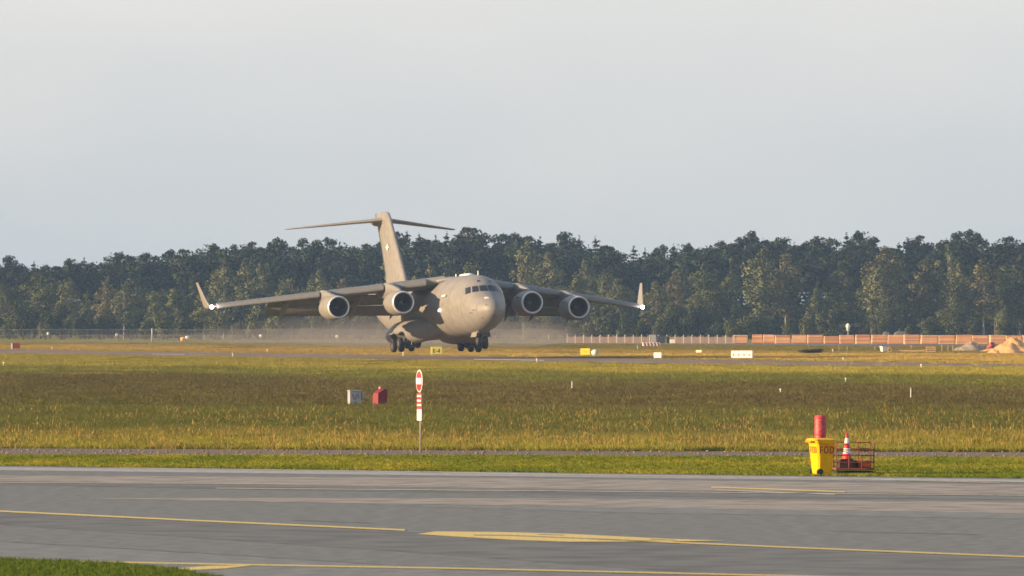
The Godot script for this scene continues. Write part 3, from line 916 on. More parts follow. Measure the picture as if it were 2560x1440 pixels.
func build_gear(a: Node3D) -> void:
	for s in [1, -1]:
		var rings := []
		for q in [[14.0, 1.5, -2.1, 0.20, 0.3], [16.0, 1.95, -2.25, 0.80, 0.9], [18.0, 2.55, -2.4, 1.2, 1.2], [20.0, 3.15, -2.5, 1.55, 1.38], [22.5, 3.5, -2.6, 1.75, 1.45], [26.0, 3.5, -2.65, 1.65, 1.35], [29.5, 3.4, -2.8, 1.25, 1.0], [32.0, 3.25, -2.95, 0.75, 0.6], [33.8, 3.1, -3.05, 0.08, 0.06]]:
			rings.append(ring_at(Vector3(q[1], q[2], q[0]), Vector3(q[3], 0, 0), Vector3(0, q[4], 0), 24))
		# the wheel bay is cut out of the sponson's lower outer side
		var sp := CSGCombiner3D.new()
		sp.name = "wheel_sponson"
		a.add_child(sp, true)
		sp.position = -BASE
		var shell := CSGMesh3D.new()
		shell.name = "shell"
		shell.mesh = loft_mesh(mirror_rings(rings, s))
		shell.material = M.skin
		sp.add_child(shell)
		var bay := CSGBox3D.new()
		bay.name = "wheel_bay"
		bay.operation = CSGShape3D.OPERATION_SUBTRACTION
		bay.size = Vector3(2.6, 1.9, 5.0)
		bay.position = mir(Vector3(4.75, -3.75, 23.3), s)
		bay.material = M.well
		sp.add_child(bay)
		for z in [21.9, 24.6]:
			var st := stx()
			add_box(st, mir(Vector3(5.32, -2.72, z), s), Vector3(0.06, 0.42, 1.9), Basis(Vector3(0, 0, 1), s * 0.9), 0.02)
			ap("wheel_bay_door", done(st), M.skin, a)
			st = stx()
			add_tube(st, mir(Vector3(3.9, -2.6, z + 0.2), s), mir(Vector3(3.9, -4.2, z), s), 0.17)
			add_tube(st, mir(Vector3(2.7, -4.2, z), s), mir(Vector3(5.1, -4.2, z), s), 0.12)
			add_tube(st, mir(Vector3(3.9, -3.0, z - 1.0), s), mir(Vector3(3.9, -4.1, z), s), 0.09)
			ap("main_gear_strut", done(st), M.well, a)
			var lift := 0.30 if z < 23.0 else 0.0
			for x in [2.95, 4.15, 5.05]:
				add_wheel(a, mir(Vector3(x, -4.22 + lift + (5.05 - x) * 0.05, z), s), 0.66, 0.54)
		# forward floodlight on the body side
	var stl := stx()
	add_lathe(stl, Vector3(3.42, -0.55, 10.9), Vector3(0.6, 0, -0.8), [[0.0, -0.1], [0.14, -0.06], [0.16, 0.03], [0.10, 0.09], [0.0, 0.11]], 12)
	ap("landing_light", done(stl), glow(1.0, 0.93, 0.88, 6.0), a)
	# nose leg
	var st := stx()
	add_tube(st, Vector3(0, -2.9, 5.9), Vector3(0, -4.15, 5.6), 0.15)
	add_tube(st, Vector3(-0.5, -4.15, 5.6), Vector3(0.5, -4.15, 5.6), 0.10)
	add_tube(st, Vector3(0, -3.2, 7.0), Vector3(0, -3.9, 5.7), 0.08)
	ap("nose_gear_strut", done(st), M.duct, a)
	for x in [-0.42, 0.42]:
		add_wheel(a, Vector3(x, -4.15, 5.6), 0.54, 0.40)
	for s in [1, -1]:
		st = stx()
		add_box(st, Vector3(s * 0.80, -3.45, 6.0), Vector3(0.05, 0.6, 2.2), Basis(Vector3(0, 0, 1), s * 0.25), 0.02)
		ap("nose_gear_door", done(st), M.skin_dark, a)
	st = stx()
	add_lathe(st, Vector3(-0.12, -2.98, 5.25), Vector3(0, -0.1, -1), [[0.0, -0.1], [0.18, -0.06], [0.22, 0.04], [0.12, 0.12], [0.0, 0.14]], 12)
	ap("taxi_light", done(st), glow(1.0, 0.93, 0.80, 8.0), a)
	var l := OmniLight3D.new()
	l.name = "taxi_light_beam"
	l.light_energy = 1.0
	l.light_size = 0.2
	l.omni_range = 40.0
	l.omni_attenuation = 2.0
	l.shadow_enabled = true
	a.add_child(l, true)
	l.position = Vector3(-0.12, -3.0, 4.95) - BASE
	# open nose wheel bay under the belly
	st = stx()
	add_box(st, Vector3(0, -3.12, 6.0), Vector3(1.4, 0.5, 2.4), Basis(), 0.1)
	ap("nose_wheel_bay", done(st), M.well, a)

# ---------------------------------------------------------------- things beside the taxiway
func letters(text: String, high: float, deep: float) -> TextMesh:
	var t := TextMesh.new()
	var f := SystemFont.new()
	f.font_names = PackedStringArray(["Droid Sans"])
	f.font_weight = 700
	t.font = f
	t.text = text
	t.font_size = 64
	t.pixel_size = high / 46.0
	t.depth = deep
	return t

func build_foreground() -> void:
	# wheeled bin: tapered body, lip, lid, wheels
	var turn := deg_to_rad(20.0)
	var at := Vector3(8.86, 0, -251.77)
	var b := thing("wheeled_bin", "bright yellow wheeled bin lettered FOD at the taxiway edge", "bin", at, turn)
	var st := stx()
	var rings := []
	for q in [[0.03, 0.19, 0.25], [0.10, 0.205, 0.27], [0.72, 0.255, 0.335], [0.92, 0.27, 0.35], [0.93, 0.295, 0.375], [0.985, 0.295, 0.375]]:
		var r := []
		for c in [[-1, -1], [1, -1], [1, 1], [-1, 1]]:
			var cx: float = c[0] * q[1]
			var cz: float = c[1] * q[2]
			var cut := 0.045
			if c[0] * c[1] > 0: r.append_array([Vector3(cx, q[0], cz - c[1] * cut), Vector3(cx - c[0] * cut, q[0], cz)])
			else: r.append_array([Vector3(cx - c[0] * cut, q[0], cz), Vector3(cx, q[0], cz - c[1] * cut)])
		rings.append(r)
	add_loft(st, rings, true, -1)
	var body := obj("body", done(st), M.bin_yellow, b)
	st = stx()
	rings = []
	for q in [[0.992, 0.31, 0.39], [1.02, 0.32, 0.40], [1.055, 0.28, 0.35], [1.07, 0.18, 0.25]]:
		var r := []
		for c in [[-1, -1], [1, -1], [1, 1], [-1, 1]]:
			var cx: float = c[0] * q[1] - 0.03
			var cz: float = c[1] * q[2]
			var cut := 0.05
			if c[0] * c[1] > 0: r.append_array([Vector3(cx, q[0], cz - c[1] * cut), Vector3(cx - c[0] * cut, q[0], cz)])
			else: r.append_array([Vector3(cx - c[0] * cut, q[0], cz), Vector3(cx, q[0], cz - c[1] * cut)])
		rings.append(r)
	add_loft(st, rings, true, -1)
	obj("lid", done(st), M.bin_yellow, b)
	obj("lid_handle", tube_mesh(Vector3(-0.41, 0.97, -0.22), Vector3(-0.41, 0.97, 0.22), 0.022), M.orange, b)
	for z in [-0.2, 0.2]:
		st = stx()
		add_box(st, Vector3(-0.37, 0.97, z), Vector3(0.13, 0.04, 0.04), Basis(), 0.01)
		obj("handle_bracket", done(st), M.bin_yellow, b)
	for z in [-0.285, 0.285]:
		st = stx()
		add_lathe(st, Vector3(-0.17, 0.10, z - 0.03), Vector3(0, 0, 1), [[0.0, 0.0], [0.09, 0.0], [0.10, 0.012], [0.10, 0.048], [0.09, 0.06], [0.0, 0.06]], 18)
		obj("wheel", done(st), M.black, b)
	# raised ribs down the front
	for x in [-0.17, 0.17]:
		st = stx()
		add_box(st, Vector3(x, 0.45, 0.312), Vector3(0.02, 0.62, 0.012), Basis(Vector3.RIGHT, 0.08), 0.004)
		obj("rib", done(st), M.bin_yellow, body)
	var w := obj("lettering", letters("FOD", 0.205, 0.006), M.print_orange, b, Vector3(0.02, 0.73, 0.341))
	w.rotation.x = 0.085
	w.scale.x = 0.82
	w = obj("lettering", letters("FOD", 0.19, 0.006), M.print_orange, b, Vector3(-0.261, 0.73, 0.02))
	w.rotation = Vector3(0.085, -PI / 2, 0)
	st = stx()
	add_box(st, Vector3(-0.0, 0.875, 0.375), Vector3(0.58, 0.03, 0.012), Basis(Vector3(0, 0, 1), -0.22), 0.004)
	obj("strap", done(st), M.orange, b)

	# red cylinder behind the bin
	at = Vector3(9.01, 0, -257.10)
	var c := thing("red_cylinder", "tall faded red cylinder standing behind the yellow bin", "cylinder", at)
	var faded := grain(mat(0.56, 0.065, 0.075, 0.55), noise_tex(0.03, 0.6, 1.2, 41, 256), 0.9, false)
	obj("shell", lathe_mesh([[0.0, 0.0], [0.165, 0.0], [0.17, 0.02], [0.17, 1.60], [0.155, 1.645], [0.10, 1.67], [0.0, 1.68]], Vector3.UP, 28), faded, c)
	for y in [0.55, 1.1, 1.58]:
		st = stx()
		add_lathe(st, Vector3(0, y, 0), Vector3.UP, [[0.168, -0.02], [0.178, -0.012], [0.178, 0.012], [0.168, 0.02]], 28)
		obj("band", done(st), M.red, c)

	# wire trolley
	at = Vector3(9.81, 0, -252.80)
	var t := thing("wire_trolley", "low rust red wire cage trolley beside the yellow bin", "trolley", at, deg_to_rad(6.0))
	var hw := 0.56
	var hd := 0.36
	st = stx()
	add_box(st, Vector3(0, 0.17, 0), Vector3(hw * 2.0, 0.06, hd * 2.0), Basis(), 0.01)
	obj("platform", done(st), M.rust, t)
	st = stx()
	add_box(st, Vector3(0, 0.085, 0), Vector3(hw * 1.9, 0.06, hd * 1.6), Basis(), 0.01)
	obj("underframe", done(st), M.black, t)
	for x in [-hw + 0.02, -0.18, 0.19, hw - 0.02]:
		for z in [-hd + 0.02, hd - 0.02]:
			var tall := 0.93 if absf(x) > 0.3 or z < 0.0 else 0.56
			obj("upright", tube_mesh(Vector3(x, 0.20, z), Vector3(x, tall, z), 0.018, -1.0, 6), M.rust, t)
	for z in [-hd + 0.02, hd - 0.02]:
		for y in ([0.36, 0.56, 0.74, 0.93] if z < 0.0 else [0.36, 0.56, 0.72]):
			obj("rail", tube_mesh(Vector3(-hw, y, z), Vector3(hw, y, z), 0.016, -1.0, 6), M.rust, t)
	for x in [-hw + 0.02, hw - 0.02]:
		for y in [0.45, 0.72, 0.93]:
			obj("rail", tube_mesh(Vector3(x, y, -hd), Vector3(x, y, hd), 0.016, -1.0, 6), M.rust, t)
	obj("handle", tube_mesh(Vector3(0.14, 0.95, -0.30), Vector3(0.44, 0.95, -0.30), 0.018, -1.0, 6), M.orange, t)
	for x in [-0.42, 0.42]:
		for z in [-0.26, 0.26]:
			st = stx()
			add_lathe(st, Vector3(x, 0.06, z - 0.02), Vector3(0, 0, 1), [[0.0, 0.0], [0.055, 0.0], [0.06, 0.01], [0.06, 0.03], [0.055, 0.04], [0.0, 0.04]], 14)
			obj("caster", done(st), M.black, t)
	# load on the trolley
	var side := Basis(Vector3.UP, deg_to_rad(6.0))
	var sk := thing("dark_crate", "dark maroon crate on the trolley beneath the traffic cone", "crate", at + side * Vector3(-0.20, 0.20, 0.02), deg_to_rad(6.0))
	obj("crate_box", box_mesh(Vector3(0.50, 0.22, 0.44), 0.015), mat(0.045, 0.018, 0.02, 0.7), sk)
	for z in [-0.224, 0.224]:
		st = stx()
		add_box(st, Vector3(0, 0.16, z), Vector3(0.48, 0.03, 0.012), Basis(), 0.004)
		obj("crate_rail", done(st), M.dark_red, sk)
	var cone := thing("traffic_cone", "red and white striped traffic cone standing on the trolley's load", "cone", at + side * Vector3(-0.19, 0.42, 0.0))
	obj("base", box_mesh(Vector3(0.36, 0.045, 0.36), 0.02), M.black, cone)
	var lo := 0.045
	for k in 5:
		var hi := lo + 0.148
		var r0 := lerpf(0.135, 0.03, (lo - 0.045) / 0.74)
		var r1 := lerpf(0.135, 0.03, (hi - 0.045) / 0.74)
		st = stx()
		add_lathe(st, Vector3.ZERO, Vector3.UP, [[r0, lo], [r1, hi], [0.0 if k == 4 else r1 - 0.004, hi + 0.002]], 24)
		obj("cone_band", done(st), M.red if k % 2 == 0 else M.white, cone)
		lo = hi
	var ob := thing("orange_box", "orange lidded box lying on the right half of the trolley", "box", at + side * Vector3(0.28, 0.20, 0.05), deg_to_rad(10.0))
	obj("tub", box_mesh(Vector3(0.40, 0.17, 0.34), 0.03), mat(0.32, 0.06, 0.02, 0.7), ob)
	var lid := obj("lid", box_mesh(Vector3(0.43, 0.05, 0.37), 0.02), mat(0.62, 0.17, 0.03, 0.6), ob)
	lid.position.y = 0.172

	# no-entry sign on its pole, turned towards the evening sun
	at = Vector3(-3.06, 0, -294.43)
	var s := thing("no_entry_sign", "round red and white no-entry sign with two plates on a thin pole", "sign", at, deg_to_rad(-73.0))
	obj("pole", lathe_mesh([[0.0, 0.0], [0.032, 0.0], [0.032, 2.74], [0.0, 2.75]], Vector3.UP, 12), M.post, s)
	var face := Vector3(0, 0, 1)
	st = stx()
	add_lathe(st, Vector3(0, 2.40, 0.036), face, [[0.0, 0.0], [0.375, 0.0], [0.38, 0.006], [0.375, 0.014], [0.0, 0.014]], 36)
	obj("disc", done(st), M.white, s)
	st = stx()
	add_lathe(st, Vector3(0, 2.40, 0.052), face, [[0.0, 0.003], [0.33, 0.003], [0.334, 0.0]], 36)
	obj("red_field", done(st), M.red, s)
	st = stx()
	add_box(st, Vector3(0, 2.40, 0.060), Vector3(0.60, 0.21, 0.006), Basis(), 0.002)
	obj("bar", done(st), M.white, s)
	st = stx()
	add_box(st, Vector3(0, 1.735, 0.045), Vector3(0.52, 0.52, 0.012), Basis(), 0.004)
	obj("red_plate", done(st), M.red, s)
	for y in [1.90, 1.745, 1.60]:
		var x := -0.23
		var k := 0
		while x < 0.22:
			var ww := 0.045 + 0.03 * ((k * 7 + int(y * 100)) % 3)
			st = stx()
			add_box(st, Vector3(x + ww / 2.0, y, 0.054), Vector3(ww, 0.07, 0.004))
			obj("faded_print", done(st), M.white, s)
			x += ww + 0.022
			k += 1
	st = stx()
	add_box(st, Vector3(0, 1.27, 0.045), Vector3(0.52, 0.38, 0.012), Basis(), 0.004)
	obj("white_plate", done(st), M.white, s)
	for q in [[-0.05, 1.36, 0.10, 0.03], [0.02, 1.31, 0.05, 0.06], [-0.02, 1.25, 0.12, 0.03], [0.03, 1.19, 0.07, 0.05]]:
		st = stx()
		add_box(st, Vector3(q[0], q[1], 0.054), Vector3(q[2], q[3], 0.004))
		obj("worn_print", done(st), M.mid_grey, s)

	# two boxes in the meadow
	at = Vector3(-8.15, 0, -455.28)
	var g := thing("grey_cabinet", "weathered pale grey cabinet standing in the meadow", "cabinet", at, deg_to_rad(14.0))
	obj("case", box_mesh(Vector3(0.62, 0.76, 0.5), 0.02), M.grey, g)
	st = stx()
	add_box(st, Vector3(0, 0.78, 0.01), Vector3(0.68, 0.05, 0.56), Basis(), 0.015)
	obj("cap", done(st), M.galvanised, g)
	for q in [[-0.12, 0.46, 0.07, 0.34, 0.35], [0.03, 0.46, 0.07, 0.30, -0.3], [0.14, 0.50, 0.06, 0.24, 0.25], [-0.02, 0.18, 0.16, 0.07, 0.3]]:
		st = stx()
		add_box(st, Vector3(q[0], q[1], 0.252), Vector3(q[2], q[3], 0.008), Basis(Vector3(0, 0, 1), q[4]))
		obj("worn_mark", done(st), M.mid_grey, g)
	st = stx()
	add_box(st, Vector3(0.42, 0.52, 0.08), Vector3(0.14, 0.34, 0.18), Basis(), 0.02)
	obj("meter_box", done(st), M.grey, g)
	at = Vector3(-6.83, 0, -455.28)
	var r := thing("red_marker_box", "dark red marker box with a lamp on top in the meadow", "marker", at, deg_to_rad(38.0))
	st = stx()
	var prof := [[-0.30, 0.0], [0.30, 0.0], [0.30, 0.86], [0.10, 0.86], [-0.30, 0.64]]
	var ra := []
	var rb := []
	for q in prof:
		ra.append(Vector3(q[0], q[1], -0.24))
		rb.append(Vector3(q[0], q[1], 0.24))
	add_loft(st, [ra, rb], true, -1)
	obj("case", done(st), grain(mat(0.24, 0.018, 0.026, 0.6), M.fine, 0.8, false), r)
	st = stx()
	add_box(st, Vector3(-0.06, 0.34, 0.243), Vector3(0.03, 0.66, 0.01))
	obj("seam", done(st), M.dark_red, r)
	obj("lamp_dome", lathe_mesh([[0.07, 0.86], [0.07, 0.93], [0.05, 0.98], [0.0, 1.0]], Vector3.UP, 14), mat(0.7, 0.25, 0.22, 0.25), r)

# ---------------------------------------------------------------- airfield signs and lights
func board(called: String, label: String, at: Vector3, wide: float, high: float, m: Material, turn := 0.0, legs := 2, group := "") -> Node3D:
	var o := thing(called, label, "sign", at, turn, group)
	var st := stx()
	add_box(st, Vector3(0, high / 2.0 + 0.15, 0), Vector3(wide, high - 0.05, 0.22), Basis(), 0.05)
	obj("panel", done(st), m, o)
	for k in legs:
		var x := lerpf(-wide * 0.38, wide * 0.38, k / maxf(1.0, legs - 1.0))
		obj("leg", tube_mesh(Vector3(x, 0, 0), Vector3(x, 0.22, 0), 0.05, -1.0, 8), M.grey, o)
	return o

func build_signs() -> void:
	var s := board("direction_sign", "yellow guidance board reading E-4 below the aircraft's belly", Vector3(-9.16, 0, -1068.91), 1.42, 1.0, mat(0.55, 0.50, 0.10, 0.6), 0.0)
	obj("lettering", letters("E-4", 0.46, 0.01), M.black, s, Vector3(-0.02, 0.62, 0.112))
	s = board("direction_sign", "bright yellow board right of the nose, its white neighbour beside it", Vector3(8.84, 0, -1057.42), 1.22, 0.84, M.yellow, deg_to_rad(-20.0))
	for q in [[-0.2, 0.66, 0.5, 0.05], [0.1, 0.52, 0.4, 0.05]]:
		var st := stx()
		add_box(st, Vector3(q[0], q[1], 0.114), Vector3(q[2], q[3], 0.008))
		obj("worn_print", done(st), M.orange, s)
	var drum := thing("white_drum_marker", "white round-ended marker close beside the bright yellow board", "marker", Vector3(9.90, 0, -1057.42), deg_to_rad(-20.0))
	var st := stx()
	add_lathe(st, Vector3(-0.34, 0.44, 0), Vector3.RIGHT, [[0.0, 0.0], [0.30, 0.0], [0.37, 0.06], [0.40, 0.2], [0.40, 0.5], [0.37, 0.62], [0.30, 0.68], [0.0, 0.68]], 20)
	obj("drum", done(st), M.white, drum)
	for z in [-0.2, 0.2]: obj("foot", box_mesh(Vector3(0.5, 0.1, 0.08), 0.02), M.grey, drum, Vector3(0, 0, z))
	st = stx()
	add_box(st, Vector3(0.36, 0.5, 0.0), Vector3(0.02, 0.34, 0.16), Basis(), 0.005)
	obj("slot", done(st), M.mid_grey, drum)
	s = board("information_sign", "small cream white board with grey bars at the runway's far edge", Vector3(16.28, 0, -981.44), 1.15, 0.62, M.cream, deg_to_rad(-42.0))
	for x in [-0.3, 0.0, 0.3]:
		st = stx()
		add_box(st, Vector3(x, 0.46, 0.114), Vector3(0.07, 0.3, 0.008))
		obj("worn_print", done(st), M.galvanised, s)
	s = board("information_sign", "low pale yellow plate right of the small cream board", Vector3(24.18, 0, -1136.88), 0.95, 0.34, mat(0.80, 0.68, 0.36, 0.6), deg_to_rad(-40.0))
	st = stx()
	add_box(st, Vector3(0.1, 0.3, 0.114), Vector3(0.6, 0.05, 0.008))
	obj("worn_print", done(st), M.grey, s)
	s = board("mandatory_sign", "long white board with four red marks beside the runway", Vector3(25.52, 0, -975.60), 2.9, 0.86, mat(0.62, 0.60, 0.57, 0.6), deg_to_rad(-36.0), 4)
	for x in [-1.05, -0.36, 0.36, 1.05]:
		for q in [[0.0, 0.60, 0.30, 0.07], [0.0, 0.44, 0.22, 0.07], [-0.05, 0.52, 0.07, 0.30]]:
			st = stx()
			add_box(st, Vector3(x + q[0], q[1], 0.114), Vector3(q[2], q[3], 0.008))
			obj("red_mark", done(st), mat(0.34, 0.06, 0.05, 0.7), s)
	s = board("red_block_sign", "red board with a white post at its left end, far left of the runway", Vector3(-72.87, 0, -1293.95), 1.05, 0.85, M.dark_red, deg_to_rad(10.0))
	obj("post", box_mesh(Vector3(0.16, 0.95, 0.16), 0.02), M.white, s, Vector3(-0.68, 0, 0.05))
	# runway and taxiway edge lights: a stem, a base and a glass cap each
	var proto: Node3D = null
	var spots := [
		[Vector3(-67.64, 0, -1293.95), "small edge light right of the red board on the left"], [Vector3(-32.76, 0, -1177.72), "small edge light below the left outer engine, on the runway's far edge"], [Vector3(-32.84, 0, -1035.16), "small edge light below the left wing, on the runway's near edge"],
		[Vector3(-13.36, 0, -1080.66), "small edge light just below the left main wheels"], [Vector3(1.71, 0, -1013.81), "small edge light right of the nose, on the runway's far edge"], [Vector3(2.54, 0, -902.20), "small edge light at the end of the white painted dash"],
		[Vector3(43.19, 0, -1184.82), "small edge light left of the white tub, before the dark road"], [Vector3(34.92, 0, -927.74), "small edge light below the dark service road"], [Vector3(36.88, 0, -793.06), "small edge light farthest right beside the runway"],
		[Vector3(16.13, 0, -528.71), "small edge light in the green meadow above the yellow bin"], [Vector3(23.75, 0, -626.37), "small edge light in the meadow above the traffic cone"], [Vector3(-48.15, 0, -833.39), "small edge light at the left border of the picture in the meadow"]]
	for q in spots:
		var o: Node3D
		var small: float = 0.7 if q[0].z > -700.0 else 1.0
		if proto == null:
			o = thing("edge_light", q[1], "light", q[0], 0.0, "small airfield edge lights")
			obj("base", lathe_mesh([[0.0, 0.0], [0.16, 0.0], [0.16, 0.05], [0.035, 0.08], [0.035, 0.30]], Vector3.UP, 12), M.white, o)
			obj("cap", lathe_mesh([[0.05, 0.28], [0.085, 0.31], [0.08, 0.38], [0.05, 0.43], [0.0, 0.44]], Vector3.UP, 12), M.cream, o)
			proto = o
		else:
			o = proto.duplicate()
			o.name = numbered("edge_light")
			add_child(o)
			o.position = q[0]
			tag(o, q[1], "light", "small airfield edge lights")
		o.scale = Vector3.ONE * small
	# marker posts
	for q in [[Vector3(3.81, 0, -558.75), 0.50, "short white marker post in the middle of the meadow"], [Vector3(22.17, 0, -489.25), 0.62, "thin white stake in the meadow on the right"], [Vector3(18.71, 0, -1311.20), 0.55, "white marker post left of the striped barrier"]]:
		var o := thing("marker_post", q[2], "post", q[0], 0.0, "white marker posts")
		obj("shaft", box_mesh(Vector3(0.06, q[1], 0.05), 0.012), M.white, o)
		obj("cap", box_mesh(Vector3(0.11, 0.05, 0.08), 0.015), M.grey, o, Vector3(0, q[1], 0))

# ---------------------------------------------------------------- beyond the runway
func heap(r: float, high: float, seed_v: int, stretch := 1.0) -> ArrayMesh:
	var n := FastNoiseLite.new()
	n.seed = seed_v
	n.frequency = 0.45
	n.fractal_octaves = 4
	var rings := []
	var seg := 36
	for j in 13:
		var t := j / 12.0
		var ring := []
		for k in seg:
			var b := TAU * k / seg
			var rr := r * (1.0 - t) * (1.0 + 0.16 * n.get_noise_2d(cos(b) * 2.0 + 7.0, sin(b) * 2.0))
			var p := Vector3(cos(b) * rr * stretch, high * t, sin(b) * rr)
			p.y += 0.22 * high * n.get_noise_3d(p.x * 2.0, p.y * 2.0, p.z * 2.0) * (1.0 if j > 0 else 0.0)
			p.y = maxf(p.y, 0.0 if j > 0 else -0.05)
			ring.append(p)
		rings.append(ring)
	return loft_mesh(rings, false)

func build_far_field() -> void:
	var o := thing("gravel_heap", "grey and sandy spoil heap in front of the timber stacks", "heap", Vector3(64.96, 0, -1244.81))
	obj("heap", heap(2.5, 1.45, 3, 1.0), M.spoil, o)
	o = thing("sand_heap", "large orange sand heap at the right border", "heap", Vector3(65.23, 0, -1143.49))
	obj("heap", heap(3.6, 2.2, 5, 1.0), M.sand, o)
	o = thing("sand_heap", "low sand heap between the spoil heap and the large one", "heap", Vector3(66.11, 0, -1214.07))
	obj("heap", heap(1.5, 0.5, 8, 1.3), M.sand, o)
	# white tub
	o = thing("white_tub", "white tapered tub before the timber stacks", "tub", Vector3(50.75, 0, -1199.27), deg_to_rad(20.0))
	var st := stx()
	var rings := []
	for q in [[0.0, 0.36], [0.70, 0.50], [0.74, 0.54], [0.78, 0.54]]:
		rings.append([Vector3(-q[1], q[0], -q[1]), Vector3(q[1], q[0], -q[1]), Vector3(q[1], q[0], q[1]), Vector3(-q[1], q[0], q[1])])
	add_loft(st, rings, true, -1)
	obj("tub", done(st), M.white, o)
	for x in [-0.2, 0.2]:
		st = stx()
		add_box(st, Vector3(x, 0.36, 0.45), Vector3(0.05, 0.5, 0.03), Basis(Vector3.RIGHT, 0.19))
		obj("rib", done(st), M.white, o)
	# beams on the ground
	o = thing("pipe_end", "short pale pipe lying right of the white tub", "pipe", Vector3(51.57, 0, -1199.27), deg_to_rad(75.0))
	st = stx()
	add_lathe(st, Vector3(-0.5, 0.28, 0), Vector3.RIGHT, [[0.20, 0.0], [0.28, 0.0], [0.28, 1.0], [0.20, 1.0], [0.20, 0.0]], 18)
	obj("pipe", done(st), M.sand, o)
	o = thing("timber_beam", "long pale beam lying on the grass right of the white tub", "beam", Vector3(53.97, 0, -1199.27), deg_to_rad(4.0))
	obj("beam", box_mesh(Vector3(4.6, 0.26, 0.3), 0.02), M.woods[3], o)
	obj("end_plate", box_mesh(Vector3(0.05, 0.30, 0.34), 0.01), M.woods[2], o, Vector3(2.33, 0, 0))
	o = thing("pallet", "orange wooden pallet right of the long beam", "pallet", Vector3(55.72, 0, -1170.71))
	for y in [0.0, 0.3, 0.55]: obj("deck_board", box_mesh(Vector3(1.3, 0.14, 0.8), 0.01), M.woods[1], o, Vector3(0, y + 0.12, 0))
	for x in [-0.55, 0.0, 0.55]: obj("bearer", box_mesh(Vector3(0.14, 0.5, 0.78), 0.01), M.woods[2], o, Vector3(x, 0.03, 0))
	o = thing("red_barrel", "tilted dark red barrel lying on the sand", "barrel", Vector3(66.94, 0, -1229.25), deg_to_rad(-25.0))
	st = stx()
	var tilt := Vector3(0.62, 0.5, 0.3)
	add_lathe(st, Vector3(-0.4, 0.34, 0), tilt, [[0.0, 0.0], [0.38, 0.0], [0.40, 0.03], [0.40, 0.5], [0.42, 0.53], [0.40, 0.56], [0.40, 1.1], [0.38, 1.13], [0.0, 1.13]], 20)
	obj("drum", done(st), mat(0.30, 0.05, 0.05, 0.6), o)
	# stakes of a building site
	var k := 0
	for q in [[Vector3(45.65, 0, -1229.25), 0.75, "first"], [Vector3(45.68, 0, -1199.27), 0.75, "second"], [Vector3(51.98, 0, -1260.77), 0.55, "third"], [Vector3(59.48, 0, -1311.20), 0.6, "fourth"], [Vector3(59.32, 0, -1214.07), 0.9, "fifth"], [Vector3(60.90, 0, -1229.25), 0.8, "sixth"], [Vector3(60.81, 0, -1214.07), 0.9, "seventh"], [Vector3(45.56, 0, -1046.17), 0.5, "eighth"]]:
		o = thing("survey_stake", "%s thin wooden stake from the left on the building site" % q[2], "stake", q[0], 0.2 * k, "survey stakes")
		obj("stake", box_mesh(Vector3(0.07, q[1], 0.07), 0.01), M.post, o)
		obj("painted_tip", box_mesh(Vector3(0.08, 0.1, 0.08), 0.01), mat(0.7, 0.35, 0.25, 0.7), o, Vector3(0, q[1] - 0.1, 0))
		k += 1
	# low bush on the verge
	# barrier, cabinet, container, light boxes
	o = thing("striped_barrier", "low red and white striped barrier before the fence", "barrier", Vector3(22.88, 0, -1446.18), deg_to_rad(4.0))
	st = stx()
	obj("beam", box_mesh(Vector3(2.9, 0.66, 0.4), 0.06), M.white, o)
	for x in 5:
		st = stx()
		var x0 := -1.15 + x * 0.56
		quad(st, Vector3(x0 - 0.14, 0.62, 0.206), Vector3(x0 + 0.16, 0.62, 0.206), Vector3(x0 + 0.34, 0.03, 0.206), Vector3(x0 + 0.04, 0.03, 0.206))
		obj("red_stripe", done(st), M.dark_red, o)
	o = thing("switch_cabinet", "tall light grey cabinet behind the striped barrier", "cabinet", Vector3(26.16, 0, -1625.45))
	obj("case", box_mesh(Vector3(0.85, 1.55, 0.6), 0.03), M.grey, o)
	obj("roof", box_mesh(Vector3(0.92, 0.06, 0.68), 0.02), M.galvanised, o, Vector3(0, 1.55, 0))
	o = thing("dark_container", "dark blue-grey container beside the tall light grey cabinet", "container", Vector3(27.44, 0, -1622.77))
	obj("shell", box_mesh(Vector3(1.5, 1.42, 1.2), 0.03), mat(0.035, 0.045, 0.06, 0.7), o)
	for x in [-0.5, -0.25, 0.0, 0.25, 0.5]: obj("rib", box_mesh(Vector3(0.05, 1.3, 0.04), 0.01), mat(0.04, 0.05, 0.065, 0.7), o, Vector3(x, 0.05, 0.61))
	o = thing("light_box", "small cream white square box in front of the fence", "box", Vector3(28.91, 0, -1586.13))
	obj("panel", box_mesh(Vector3(0.92, 0.70, 0.12), 0.05), M.cream, o, Vector3(0, 0.12, 0))
	for x in [-0.3, 0.3]: obj("leg", box_mesh(Vector3(0.06, 0.14, 0.06), 0.01), M.grey, o, Vector3(x, 0, 0))
	# approach light masts on the left, white heads on thin stems
	for q in [[Vector3(-96.02, 0, -1821.11), 1.15, 0.30, "white light head on a stem, leftmost before the left fence"], [Vector3(-80.30, 0, -1788.00), 0.95, 0.30, "white light head on a stem, second from the left"], [Vector3(-49.25, 0, -1725.26), 0.85, 0.36, "white light head seen through dust between left wingtip and outer engine"], [Vector3(-33.68, 0, -1695.52), 0.80, 0.38, "white light head seen through dust below the left outer engine"]]:
		o = thing("approach_light", q[3], "light", q[0], 0.0, "approach lights on stems")
		obj("stem", tube_mesh(Vector3.ZERO, Vector3(0, q[1], 0), 0.04, -1.0, 6), M.post, o)
		obj("head", lathe_mesh([[0.0, q[1]], [q[2] * 0.7, q[1] + 0.06], [q[2], q[1] + 0.3], [q[2] * 0.8, q[1] + 0.55], [0.0, q[1] + 0.68]], Vector3.UP, 14), M.white, o)
	o = thing("wind_marker", "orange and white marker pair below the left wingtip", "marker", Vector3(-62.05, 0, -1666.78))
